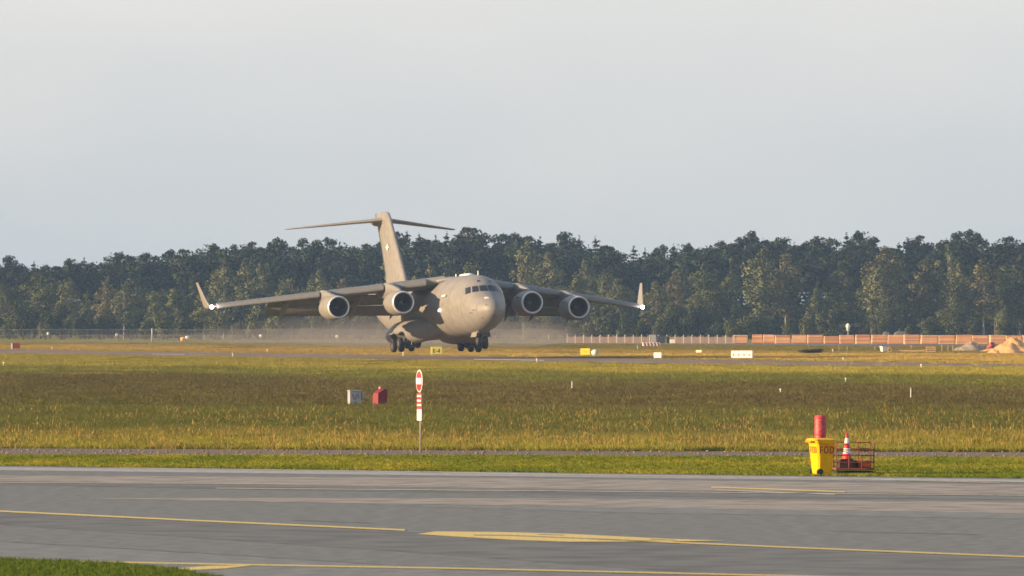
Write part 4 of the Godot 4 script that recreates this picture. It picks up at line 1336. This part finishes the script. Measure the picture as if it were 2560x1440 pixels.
	obj("orange_half", lathe_mesh([[0.0, 0.25], [0.42, 0.35], [0.5, 0.7], [0.42, 1.05], [0.0, 1.15]], Vector3.UP, 14), mat(0.75, 0.38, 0.10, 0.6), o, Vector3(-0.3, 0, 0))
	obj("white_half", lathe_mesh([[0.0, 0.55], [0.32, 0.62], [0.42, 0.95], [0.32, 1.25], [0.0, 1.3]], Vector3.UP, 14), M.white, o, Vector3(0.5, 0, 0))
	for x in [-0.3, 0.5]: obj("stem", tube_mesh(Vector3(x, 0, 0), Vector3(x, 0.6, 0), 0.05, -1.0, 6), M.mid_grey, o)
	o = thing("mast_post", "slim pale post left of the orange and white marker", "post", Vector3(-69.36, 0, -1695.52))
	obj("shaft", lathe_mesh([[0.0, 0.0], [0.20, 0.0], [0.12, 1.2], [0.14, 2.7], [0.0, 2.75]], Vector3.UP, 10), M.post, o)
	o = thing("lantern_mast", "white lantern-shaped head on a mast above the timber stacks", "mast", Vector3(68.27, 0, -1788.00))
	obj("mast", tube_mesh(Vector3.ZERO, Vector3(0, 2.1, 0), 0.12, 0.09, 8), M.grey, o)
	obj("lantern", lathe_mesh([[0.0, 2.0], [0.26, 2.05], [0.34, 2.7], [0.50, 3.0], [0.40, 3.35], [0.14, 3.6], [0.0, 3.65]], Vector3.UP, 14), M.white, o)
	for y in [3.45, 3.05]: obj("cross_arm", tube_mesh(Vector3(-1.9, y - 0.2, 0), Vector3(2.6, y + 0.1, 0), 0.03, -1.0, 6), M.grey, o)
	# covered loads whose tops show over the stacks
	for q in [[Vector3(77.48, 0, -1821.11), 1.5, 1.9, "small grey covered load behind the stacks, below the white birch trunk"], [Vector3(80.46, 0, -1821.11), 3.0, 1.95, "long brownish grey covered load behind the stacks, right of the small one"]]:
		o = thing("covered_load", q[3], "load", q[0], 0.0, "covered loads behind the stacks")
		var w: float = q[1] / 2.0
		rings = []
		for z in [-1.0, -0.9, 0.9, 1.0]:
			var f := 0.8 if absf(z) > 0.95 else 1.0
			var ring := []
			for p in [[-1.0, 0.0], [-1.0, 0.55], [-0.85, 0.85], [-0.5, 1.0], [0.5, 1.0], [0.85, 0.88], [1.0, 0.6], [1.0, 0.0]]:
				ring.append(Vector3(p[0] * w * f, p[1] * q[2] * (0.9 + 0.1 * f), z))
			rings.append(ring)
		obj("tarpaulin", loft_mesh(rings), mat(0.13, 0.125, 0.12, 0.8), o)
		obj("lashing", box_mesh(Vector3(0.06, q[2] + 0.01, 2.04), 0.01), M.black, o, Vector3(w * 0.3, 0, 0))

# ---------------------------------------------------------------- fences
func build_fences() -> void:
	var left := Vector3(10.28, 0, -1639.00)
	var right := Vector3(40.74, 0, -1612.13)
	var f := thing("slat_fence", "pinkish wooden slat fence with pale posts left of the timber stacks", "fence", left)
	var n := 20
	var step := (right - left) / n
	var turn := -atan2(step.z, step.x)
	var post := box_mesh(Vector3(0.14, 1.62, 0.14), 0.02)
	var st := stx()
	var lr := RandomNumberGenerator.new()
	lr.seed = 12
	var w := step.length()
	var x := 0.08
	while x < w - 0.1:
		var sw := lr.randf_range(0.12, 0.2)
		add_box(st, Vector3(x + sw / 2.0, 0.64 + lr.randf_range(-0.06, 0.05), lr.randf_range(-0.02, 0.02)), Vector3(sw, 1.18, 0.03))
		x += sw + lr.randf_range(0.015, 0.06)
	for y in [0.3, 1.0]: add_box(st, Vector3(w / 2.0, y, -0.06), Vector3(w, 0.08, 0.05))
	var slats := done(st)
	for k in n + 1:
		obj("post", post, M.post, f, step * k).rotation.y = turn
		if k < n and k != 10 and k != 11: obj("slat_panel", slats, M.fence_wood, f, step * k).rotation.y = turn
	# wire fence in front of the wood on the left
	left = Vector3(-108.91, 0, -1788.00)
	right = Vector3(10.61, 0, -1666.78)
	f = thing("wire_fence", "grey wire fence with thin posts along the wood on the left", "fence", left)
	n = 40
	step = (right - left) / n
	turn = -atan2(step.z, step.x)
	var thin := box_mesh(Vector3(0.08, 2.3, 0.08), 0.02)
	st = stx()
	w = step.length()
	for i in 12: add_tube(st, Vector3(w * i / 12.0, 0.1, 0), Vector3(w * (i + 1) / 12.0, 2.4, 0), 0.006, -1.0, 3, false)
	for i in 12: add_tube(st, Vector3(w * (i + 1) / 12.0, 0.1, 0), Vector3(w * i / 12.0, 2.4, 0), 0.006, -1.0, 3, false)
	for y in [0.1, 1.25, 2.4]: add_tube(st, Vector3(0, y, 0), Vector3(w, y, 0), 0.02, -1.0, 4, false)
	var net := done(st)
	for k in n + 1:
		obj("post", thin, M.wire_post, f, step * k)
		if k < n: obj("wire_panel", net, M.mid_grey, f, step * k).rotation.y = turn

# ---------------------------------------------------------------- timber stacks
func build_timber() -> void:
	# each: x, distance, width
	var row := [[41.77, 1614.2, 2.78], [44.75, 1608.0, 1.90], [46.73, 1604.5, 1.97], [49.20, 1600.8, 2.76], [51.97, 1595.7, 2.68], [54.74, 1590.8, 2.74], [57.51, 1585.6, 2.59], [60.14, 1580.9, 2.58], [62.78, 1576.0, 2.50], [65.48, 1571.3, 2.71], [68.19, 1566.4, 2.70], [70.88, 1561.5, 2.69], [73.73, 1556.6, 2.90], [76.61, 1551.3, 2.82], [79.35, 1546.3, 2.74], [82.04, 1541.4, 2.73], [84.74, 1536.4, 2.65], [87.39, 1531.6, 2.64], [90.00, 1527.0, 2.70], [92.65, 1522.1, 2.63]]
	var order := ["first", "second", "third", "fourth", "fifth", "sixth", "seventh", "eighth", "ninth", "tenth", "eleventh", "twelfth", "thirteenth", "fourteenth", "fifteenth", "sixteenth", "seventeenth", "eighteenth", "nineteenth", "twentieth"]
	var lr := RandomNumberGenerator.new()
	lr.seed = 31
	for i in row.size():
		var wide: float = row[i][2]
		var o := thing("timber_stack", "%s stack of orange planks from the left end of the row" % order[i], "stack", Vector3(row[i][0], 0, -row[i][1]), lr.randf_range(-0.03, 0.03), "row of plank stacks")
		var layers := 7
		var y := 0.0
		for z in [-1.6, 0.0, 1.6]: obj("bearer", box_mesh(Vector3(wide * 0.9, 0.09, 0.12), 0.01), M.woods[2], o, Vector3(0, 0, z))
		y = 0.09
		var lean := lr.randf_range(-0.02, 0.02)
		for k in layers:
			var h := lr.randf_range(0.19, 0.26) if i != 6 or k < 5 else 0.1
			var st := stx()
			add_box(st, Vector3(0, h / 2.0, 0), Vector3(wide * lr.randf_range(0.965, 0.99), h - 0.012, 4.2), Basis(), 0.015)
			var p := obj("plank_layer", done(st), M.woods[lr.randi() % 4], o, Vector3(lean * k + lr.randf_range(-0.015, 0.015), y, lr.randf_range(-0.06, 0.06)))
			p.rotation.z = lr.randf_range(-0.006, 0.006)
			y += h

# ---------------------------------------------------------------- forest
func leaf(st: SurfaceTool, lr: RandomNumberGenerator, p: Vector3, size: float, out: Vector3) -> void:
	var a := Vector3(lr.randfn(), lr.randfn(), lr.randfn()).normalized()
	var b := a.cross(Vector3(lr.randfn(), lr.randfn(), lr.randfn())).normalized()
	var n := a.cross(b)
	if n.dot(out) < 0.0: n = -n
	n = (n * 0.45 + out).normalized()
	var t := lr.randf_range(0.84, 1.18)
	st.set_color(Color(t * lr.randf_range(0.9, 1.15), t, t * lr.randf_range(0.8, 1.1)))
	st.set_normal(n)
	a *= size
	b *= size * 0.7
	tri(st, p - a, p + b, p + a)
	tri(st, p - a, p + a, p - b)

func limb(st: SurfaceTool, pts: Array, r0: float, r1: float, n := 7) -> void:
	for i in pts.size() - 1:
		add_tube(st, pts[i], pts[i + 1], lerpf(r0, r1, float(i) / (pts.size() - 1)), lerpf(r0, r1, float(i + 1) / (pts.size() - 1)), n, i == pts.size() - 2)

# every tree is modelled ten metres tall and scaled where it stands
func spruce_parts(seed_v: int, wide: float) -> Array:
	var lr := RandomNumberGenerator.new()
	lr.seed = seed_v
	var st := stx()
	var levels := 24
	for i in levels:
		var t := float(i) / levels
		var y := 0.9 + 9.0 * t
		var r := wide * pow(1.0 - t, 0.8) * lr.randf_range(0.65, 1.25) + 0.06
		var nb := int(5 + 7 * (1.0 - t))
		for k in nb:
			var b := TAU * (k + lr.randf()) / nb
			var d := Vector3(cos(b), 0, sin(b))
			var rr := r * lr.randf_range(0.6, 1.15)
			for f in 6:
				var g := (f + 0.8) / 6.0
				var p := d * rr * g + Vector3(0, y - rr * g * 0.32 + rr * 0.12 * g * g, 0) + Vector3(lr.randfn(), lr.randfn(), lr.randfn()) * 0.06
				leaf(st, lr, p, lerpf(0.16, 0.10, t) * lr.randf_range(0.8, 1.3), (d + Vector3(0, 0.5, 0)).normalized())
	for f in 12: leaf(st, lr, Vector3(lr.randfn() * 0.03, lr.randf_range(9.3, 10.1), lr.randfn() * 0.03), 0.09, Vector3.UP)
	var tr := stx()
	limb(tr, [Vector3.ZERO, Vector3(0.03, 3, 0), Vector3(0, 6, 0.04), Vector3(0, 9.9, 0)], 0.16, 0.015)
	for i in 8:
		var b := lr.randf() * TAU
		var y := lr.randf_range(1.0, 7.0)
		add_tube(tr, Vector3(0, y, 0), Vector3(cos(b) * 0.8, y - 0.15, sin(b) * 0.8), 0.03, 0.01, 5)
	return [done(tr), st.commit()]

func clumps(st: SurfaceTool, lr: RandomNumberGenerator, centre: Vector3, size: Vector3, count: int, each: int, clump: float, leaf_size: float, droop := 0.0) -> Array:
	var made := []
	for i in count:
		var d := Vector3(lr.randfn(), lr.randfn(), lr.randfn()).normalized()
		var c := centre + d * size * pow(lr.randf(), 0.38) * 0.88
		var cr := clump * lr.randf_range(0.6, 1.25)
		made.append(c)
		for k in each:
			var e := Vector3(lr.randfn(), lr.randfn() * 0.75, lr.randfn()).normalized()
			var p := c + e * cr * pow(lr.randf(), 0.33)
			p.y -= droop * lr.randf() * lr.randf()
			leaf(st, lr, p, leaf_size * lr.randf_range(0.7, 1.35), (e + (p - centre).normalized() * 0.55).normalized())
	return made

func crown_tree(seed_v: int, style: String) -> Array:
	var lr := RandomNumberGenerator.new()
	lr.seed = seed_v
	var st := stx()
	var tr := stx()
	var made := []
	var r := 0.13
	match style:
		"pine":
			made = clumps(st, lr, Vector3(0, 7.4, 0), Vector3(1.6, 2.3, 1.6), 22, 150, 0.72, 0.115)
			made.append_array(clumps(st, lr, Vector3(0, 9.3, 0), Vector3(0.6, 0.6, 0.6), 5, 60, 0.4, 0.10))
			r = 0.15
		"birch":
			made = clumps(st, lr, Vector3(0, 5.6, 0), Vector3(1.65, 4.2, 1.65), 40, 150, 0.68, 0.095, 0.9)
			made.append_array(clumps(st, lr, Vector3(0, 9.2, 0), Vector3(0.5, 0.8, 0.5), 8, 50, 0.3, 0.08, 0.3))
			r = 0.10
		"broad":
			made = clumps(st, lr, Vector3(0, 5.4, 0), Vector3(2.5, 4.1, 2.5), 36, 170, 0.98, 0.115)
			r = 0.2
		"column":
			made = clumps(st, lr, Vector3(0, 5.0, 0), Vector3(1.25, 4.4, 1.25), 36, 140, 0.62, 0.10, 0.2)
			made.append_array(clumps(st, lr, Vector3(0, 9.4, 0), Vector3(0.25, 0.6, 0.25), 5, 40, 0.25, 0.08))
		"shrub":
			made = clumps(st, lr, Vector3(0, 4.6, 0), Vector3(5.2, 4.6, 4.0), 34, 160, 1.7, 0.24)
			r = 0.25
	var top := 8.6 if style != "shrub" else 5.0
	limb(tr, [Vector3.ZERO, Vector3(lr.randf_range(-0.1, 0.1), 2.6, 0.05), Vector3(lr.randf_range(-0.2, 0.2), 5.4, 0), Vector3(lr.randf_range(-0.15, 0.15), top, 0)], r, 0.03, 9)
	for i in 14:
		var c: Vector3 = made[lr.randi() % made.size()]
		var y := clampf(c.y - c.length() * 0.22, 1.2, top - 0.4)
		add_tube(tr, Vector3(0, y, 0), c, r * 0.35, 0.02, 5)
	return [done(tr), st.commit()]

func plant(proto: Array, bark: Material, foliage: Material, called: String, label: String, category: String, at: Vector3, high: float, wide: float, turn: float, group: String) -> void:
	var o := thing(called, label, category, at, turn, group)
	obj("trunk", proto[0], bark, o)
	obj("crown", proto[1], foliage, o)
	o.scale = Vector3(wide, high / 10.0, wide)

# where along the row a tree stands, told by what is in front of it (x at the depth of the wood)
func beside(x: float) -> String:
	var marks := [[-113.0, "the left border"], [-90.0, "the leftmost light head"], [-70.0, "the slim pale post"], [-63.0, "the left winglet"], [-50.0, "the left flap end"], [-38.0, "the left outer engine"], [-28.0, "the tail fin"], [-12.0, "the nose"], [4.0, "the right inner engine"], [15.0, "the right outer engine"], [28.0, "the right winglet"], [42.0, "the light box"], [58.0, "the first timber stack"], [72.0, "the lantern mast"], [84.0, "the white tub"], [98.0, "the spoil heap"], [113.0, "the right border"]]
	var best: Array = marks[0]
	for m in marks:
		if absf(m[0] - x) < absf(best[0] - x): best = m
	return best[1]

var counted := {}
func ordinal(key: String) -> String:
	var names := ["first", "second", "third", "fourth", "fifth", "sixth", "seventh", "eighth", "ninth", "tenth", "eleventh", "twelfth", "thirteenth", "fourteenth", "fifteenth"]
	counted[key] = counted.get(key, -1) + 1
	return names[mini(counted[key], 14)]

func build_forest() -> void:
	var lr := RandomNumberGenerator.new()
	lr.seed = 404
	var spruces := []
	for i in 5: spruces.append(spruce_parts(500 + i, 1.25 + 0.18 * i))
	var pines := []
	for i in 5: pines.append(crown_tree(520 + i, "pine"))
	var birches := []
	for i in 5: birches.append(crown_tree(540 + i, "birch"))
	var broads := []
	for i in 5: broads.append(crown_tree(560 + i, "broad"))
	var columns_ := []
	for i in 4: columns_.append(crown_tree(580 + i, "column"))
	var shrubs := []
	for i in 5: shrubs.append(crown_tree(600 + i, "shrub"))
	# height of the skyline along the wood: x, metres (at 2140 m)
	var sky := [[-144.0, 19.4], [-124.5, 20.0], [-117.7, 19.8], [-111.9, 18.7], [-106.0, 20.5], [-101.2, 19.8], [-95.3, 20.6], [-87.5, 21.0], [-82.7, 21.7], [-77.8, 20.8], [-72.0, 22.6], [-66.1, 23.6], [-60.3, 23.0], [-56.4, 23.7], [-50.6, 24.5], [-41.8, 24.5], [-35.0, 23.7], [-27.2, 26.0], [-21.4, 26.5], [-16.5, 25.7], [-10.7, 26.3], [-3.9, 26.9], [1.9, 26.7], [6.3, 24.5], [11.7, 25.7], [16.5, 24.9], [20.4, 25.3], [24.3, 24.7], [27.7, 22.2], [31.1, 21.8], [37.0, 23.5], [44.7, 24.0], [50.6, 24.5], [55.4, 25.3], [66.1, 24.9], [75.9, 25.1], [80.7, 25.5], [87.5, 25.3], [92.4, 24.5], [97.3, 23.7], [99.2, 24.7], [107.0, 26.1], [111.9, 25.3], [116.2, 23.1], [119.6, 24.1], [122.6, 24.9], [128.4, 24.7], [144.0, 23.7]]
	var line := func(x: float) -> float:
		for i in sky.size() - 1:
			if x <= sky[i + 1][0]:
				return lerpf(sky[i][1], sky[i + 1][1], clampf((x - sky[i][0]) / (sky[i + 1][0] - sky[i][0]), 0.0, 1.0))
		return sky[-1][1]
	# skyline row, counted from left to right
	var x := -138.0
	while x < 138.0:
		var h: float = line.call(x) * lr.randf_range(0.92, 1.035)
		var fir := lr.randf() < 0.2
		var at := Vector3(x, 0, -2140.0 + lr.randf_range(-12.0, 12.0))
		var near := beside(x)
		if fir:
			plant(spruces[lr.randi() % 5], M.bark, M.spruce if lr.randf() < 0.5 else M.spruce_dark, "spruce_tree", "%s pointed spruce from the left on the skyline above %s" % [ordinal("s" + near), near], "tree", at, h * 0.99, h / 10.0 * lr.randf_range(1.3, 1.9), lr.randf() * TAU, "skyline conifers")
		else:
			plant(pines[lr.randi() % 5], M.pine_bark, M.pine if lr.randf() < 0.6 else M.spruce, "pine_tree", "%s round-topped pine from the left on the skyline above %s" % [ordinal("p" + near), near], "tree", at, h, h / 10.0 * lr.randf_range(1.0, 1.35), lr.randf() * TAU, "skyline conifers")
		x += lr.randf_range(2.3, 3.9)
	# the wood's inside, one dark mass of conifers
	for pass_i in 2:
		var mm := MultiMesh.new()
		mm.transform_format = MultiMesh.TRANSFORM_3D
		var where := []
		for row in 4:
			x = -140.0
			while x < 140.0:
				var h: float = line.call(x) * lr.randf_range(0.72, 0.92)
				var wd := h / 10.0 * lr.randf_range(1.1, 1.5)
				where.append(Transform3D(Basis(Vector3.UP, lr.randf() * TAU).scaled(Vector3(wd, h / 10.0, wd)), Vector3(x, 0, -2128.0 + row * 14.0 + lr.randf_range(-5.0, 5.0))))
				x += lr.randf_range(4.0, 8.0)
		mm.mesh = spruces[1 + pass_i * 2][1] if pass_i == 0 else pines[2][1]
		mm.instance_count = where.size()
		for i in where.size(): mm.set_instance_transform(i, where[i])
		var o := MultiMeshInstance3D.new()
		o.name = numbered("dark_wood")
		o.multimesh = mm
		o.material_override = M.spruce_dark if pass_i == 0 else M.spruce
		add_child(o)
		tag(o, "dark inner mass of spruces behind the birches" if pass_i == 0 else "dark inner mass of pines behind the birches", "wood", "", "stuff")
	# undergrowth closing the wood between the trunks
	var under := MultiMesh.new()
	under.transform_format = MultiMesh.TRANSFORM_3D
	under.mesh = shrubs[0][1]
	var low := []
	for row in 3:
		x = -142.0
		while x < 142.0:
			var hh := lr.randf_range(0.7, 1.15)
			low.append(Transform3D(Basis(Vector3.UP, lr.randf() * TAU).scaled(Vector3(hh * 0.8, hh, hh * 0.8)), Vector3(x, 0, -2100.0 + row * 22.0 + lr.randf_range(-6.0, 6.0))))
			x += lr.randf_range(3.5, 6.0)
	under.instance_count = low.size()
	for i in low.size(): under.set_instance_transform(i, low[i])
	var un := MultiMeshInstance3D.new()
	un.name = "undergrowth"
	un.multimesh = under
	un.material_override = M.broad_dark
	add_child(un)
	tag(un, "dark undergrowth filling the wood between the trunks", "undergrowth", "", "stuff")
	# leaf trees of the middle row
	x = -136.0
	while x < 136.0:
		var near := beside(x)
		var h := lr.randf_range(0.48, 0.82) * float(line.call(x))
		var at := Vector3(x, 0, -2045.0 + lr.randf_range(-12.0, 12.0))
		var pick := lr.randf()
		if pick < 0.45:
			plant(broads[lr.randi() % 5], M.bark, M.broad_dark if lr.randf() < 0.3 else M.broad, "broadleaf_tree", "%s rounded middle-row leaf tree from the left behind %s" % [ordinal("b" + near), near], "tree", at, h, h / 10.0 * lr.randf_range(0.9, 1.2), lr.randf() * TAU, "leaf trees in the middle of the wood")
		elif pick < 0.75:
			plant(columns_[lr.randi() % 4], M.bark, M.broad, "column_tree", "%s slim middle-row leaf tree from the left behind %s" % [ordinal("c" + near), near], "tree", at, h * 1.12, h / 10.0 * lr.randf_range(1.0, 1.3), lr.randf() * TAU, "leaf trees in the middle of the wood")
		else:
			plant(birches[lr.randi() % 5], M.birch_bark, M.birch, "birch_tree", "%s hazy middle-row birch from the left behind %s" % [ordinal("h" + near), near], "tree", at, h * 1.1, h / 10.0 * lr.randf_range(1.0, 1.25), lr.randf() * TAU, "leaf trees in the middle of the wood")
		x += lr.randf_range(4.5, 7.5)
	# the trees one can pick out at the wood's edge: kind, x, distance, height, spread, label
	for q in [["broad", -106.7, 1990.0, 16.8, 1.8, "tall olive leaf tree near the left border"],
			["gold", -90.4, 1960.0, 13.6, 1.67, "slim yellowish birch behind the second white light head"],
			["birch", -86.0, 1950.0, 12.6, 1.74, "green birch beside the slim yellowish one"],
			["birch", -99.4, 1970.0, 14.1, 1.89, "dull green birch right of the tall olive leaf tree"],
			["column", -74.4, 1960.0, 14.1, 1.95, "narrow leaf tree just left of the left winglet"],
			["birch", -65.0, 1985.0, 18.7, 2.17, "large olive birch above the left wing near its tip"],
			["column", -58.8, 1965.0, 17.2, 2.1, "pointed pale tree above the middle of the left wing"],
			["column", -56.5, 1968.0, 17.5, 1.5, "second pointed pale tree beside the first above the left wing"],
			["birch", -49.0, 1960.0, 14.1, 2.17, "pale birch left of the tail fin behind the outer engine"],
			["birch", -43.2, 1980.0, 16.2, 1.89, "olive birch close left of the tail fin"],
			["gold", -37.5, 1965.0, 14.1, 1.59, "small golden birch touching the tail fin"],
			["column", -21.0, 1970.0, 16.4, 1.95, "small pale tree just right of the tail fin"],
			["column", -18.4, 1975.0, 17.3, 1.8, "pointed pale tree above the fuselage roof"],
			["gold", 2.5, 1960.0, 16.8, 1.09, "slender golden birch right of the nose"],
			["birch", 8.3, 1975.0, 20.3, 2.54, "broad pale birch above the right inner engine"],
			["column", 15.2, 1965.0, 15.7, 1.8, "leaning pale tree above the right outer engine"],
			["birch", 23.5, 1955.0, 14.1, 2.17, "low olive birch left of the right winglet"],
			["birch", 31.9, 1950.0, 13.2, 2.17, "olive birch right of the right winglet"],
			["gold", 36.6, 1965.0, 15.7, 1.74, "brownish birch above the light box"],
			["broad", 44.0, 1975.0, 16.1, 1.5, "rounded leaf tree left of the big poplar group"],
			["birch", 55.5, 1955.0, 21.0, 2.75, "tall grey-green birch behind the third timber stack"],
			["gold", 61.1, 1962.0, 19.8, 2.32, "tall brownish birch right of the grey-green one"],
			["birch", 40.6, 1940.0, 10.0, 2.03, "small bushy birch behind the first timber stacks"],
			["birch", 73.1, 1960.0, 17.8, 2.03, "pale birch left of the lantern mast"],
			["gold", 83.1, 1950.0, 21.0, 3.19, "largest weeping birch, drooping over the covered loads"],
			["birch", 81.8, 1945.0, 18.4, 2.17, "weeping birch with a white trunk above the covered loads"],
			["gold", 92.4, 1955.0, 18.3, 2.75, "dense brown-green birch right of the weeping ones"],
			["birch", 99.9, 1962.0, 17.7, 1.89, "narrow pale birch left of the spoil heap"],
			["gold", 104.6, 1950.0, 17.9, 2.75, "weeping birch with a bright trunk above the sand heap"],
			["broad", 97.2, 1935.0, 9.1, 1.44, "round bushy tree behind the spoil heap"],
			["broad", 75.6, 1935.0, 7.4, 1.56, "round dark bush tree right of the lantern mast"],
			["broad", 112.7, 1960.0, 15.0, 1.56, "leaf tree cut by the right border"],
			["birch", 122.1, 1960.0, 16.8, 2.32, "birch beyond the right border"],
			["broad", -113.1, 1975.0, 14.2, 1.56, "leaf tree at the left border"],
			["broad", -94.7, 1930.0, 5.2, 0.96, "low round tree behind the first light heads"],
			["broad", 53.5, 1930.0, 6.9, 1.2, "low bushy tree under the tall grey-green birch"],
			["birch", -27.6, 1960.0, 13.2, 1.74, "birch behind the fin root"],
			["birch", -68.2, 1950.0, 11.4, 1.59, "birch behind the left winglet"]]:
		var at := Vector3(q[1], 0, -q[2])
		match q[0]:
			"birch": plant(birches[lr.randi() % 5], M.birch_bark, M.birch, "birch_tree", q[5], "tree", at, q[3], q[4], lr.randf() * TAU, "")
			"gold": plant(birches[lr.randi() % 5], M.birch_bark, M.birch_gold, "birch_tree", q[5], "tree", at, q[3], q[4], lr.randf() * TAU, "")
			"broad": plant(broads[lr.randi() % 5], M.bark, M.broad, "broadleaf_tree", q[5], "tree", at, q[3], q[4], lr.randf() * TAU, "")
			"column": plant(columns_[lr.randi() % 4], M.bark, M.birch, "column_tree", q[5], "tree", at, q[3], q[4], lr.randf() * TAU, "")
	# shrubs along the foot of the wood
	x = -132.0
	while x < 132.0:
		var near := beside(x)
		var h := lr.randf_range(3.4, 9.0)
		plant(shrubs[lr.randi() % 5], M.bark, [M.shrub, M.broad, M.broad_dark][lr.randi() % 3], "shrub", "%s bushy shrub from the left at wood's foot behind %s" % [ordinal("u" + near), near], "shrub", Vector3(x, 0, -1905.0 + lr.randf_range(-22.0, 16.0)), h, h / 10.0 * lr.randf_range(0.6, 1.0), lr.randf() * TAU, "shrubs at the foot of the wood")
		x += lr.randf_range(3.0, 5.6)
	plant(shrubs[2], M.bark, M.shrub, "shrub", "low dark green bush on the grass left of the white tub", "shrub", Vector3(38.98, 0, -1143.49), 0.75, 0.40, 0.4, "")

# ---------------------------------------------------------------- dust thrown up behind the aircraft
func dust(label: String, at: Vector3, size: Vector3, density: float, turn := 0.0) -> void:
	var f := FogVolume.new()
	f.name = numbered("dust_cloud")
	f.shape = RenderingServer.FOG_VOLUME_SHAPE_ELLIPSOID
	f.size = size
	var m := FogMaterial.new()
	m.density = density
	m.albedo = lin(0.48, 0.43, 0.38)
	f.material = m
	add_child(f)
	f.position = at
	f.rotation.y = turn
	tag(f, label, "dust", "", "stuff")

func build_dust() -> void:
	dust("dust low behind the right engines", Vector3(3.4, 1.97, -1250), Vector3(10.8, 2.50, 90.0), 0.0045)
	dust("dust veil behind the nose and right wing", Vector3(0.6, 2.22, -1300), Vector3(20.1, 4.02, 120.0), 0.0024)
	dust("dust behind the fuselage and main wheels", Vector3(-17.2, 1.89, -1350), Vector3(36.8, 4.17, 140.0), 0.002)
	dust("dust drifting behind the left engines", Vector3(-33.1, 1.61, -1400), Vector3(38.2, 3.05, 140.0), 0.002)
	dust("thin dust drifting towards the left border", Vector3(-56.7, 1.17, -1450), Vector3(43.5, 1.98, 140.0), 0.0012)
	dust("thin high dust veil behind the wing", Vector3(-12.1, 2.84, -1330), Vector3(50.8, 6.29, 160.0), 0.001)
	dust("thin wide dust veil behind the left wing", Vector3(-23.8, 2.34, -1380), Vector3(52.7, 5.27, 160.0), 0.0009)
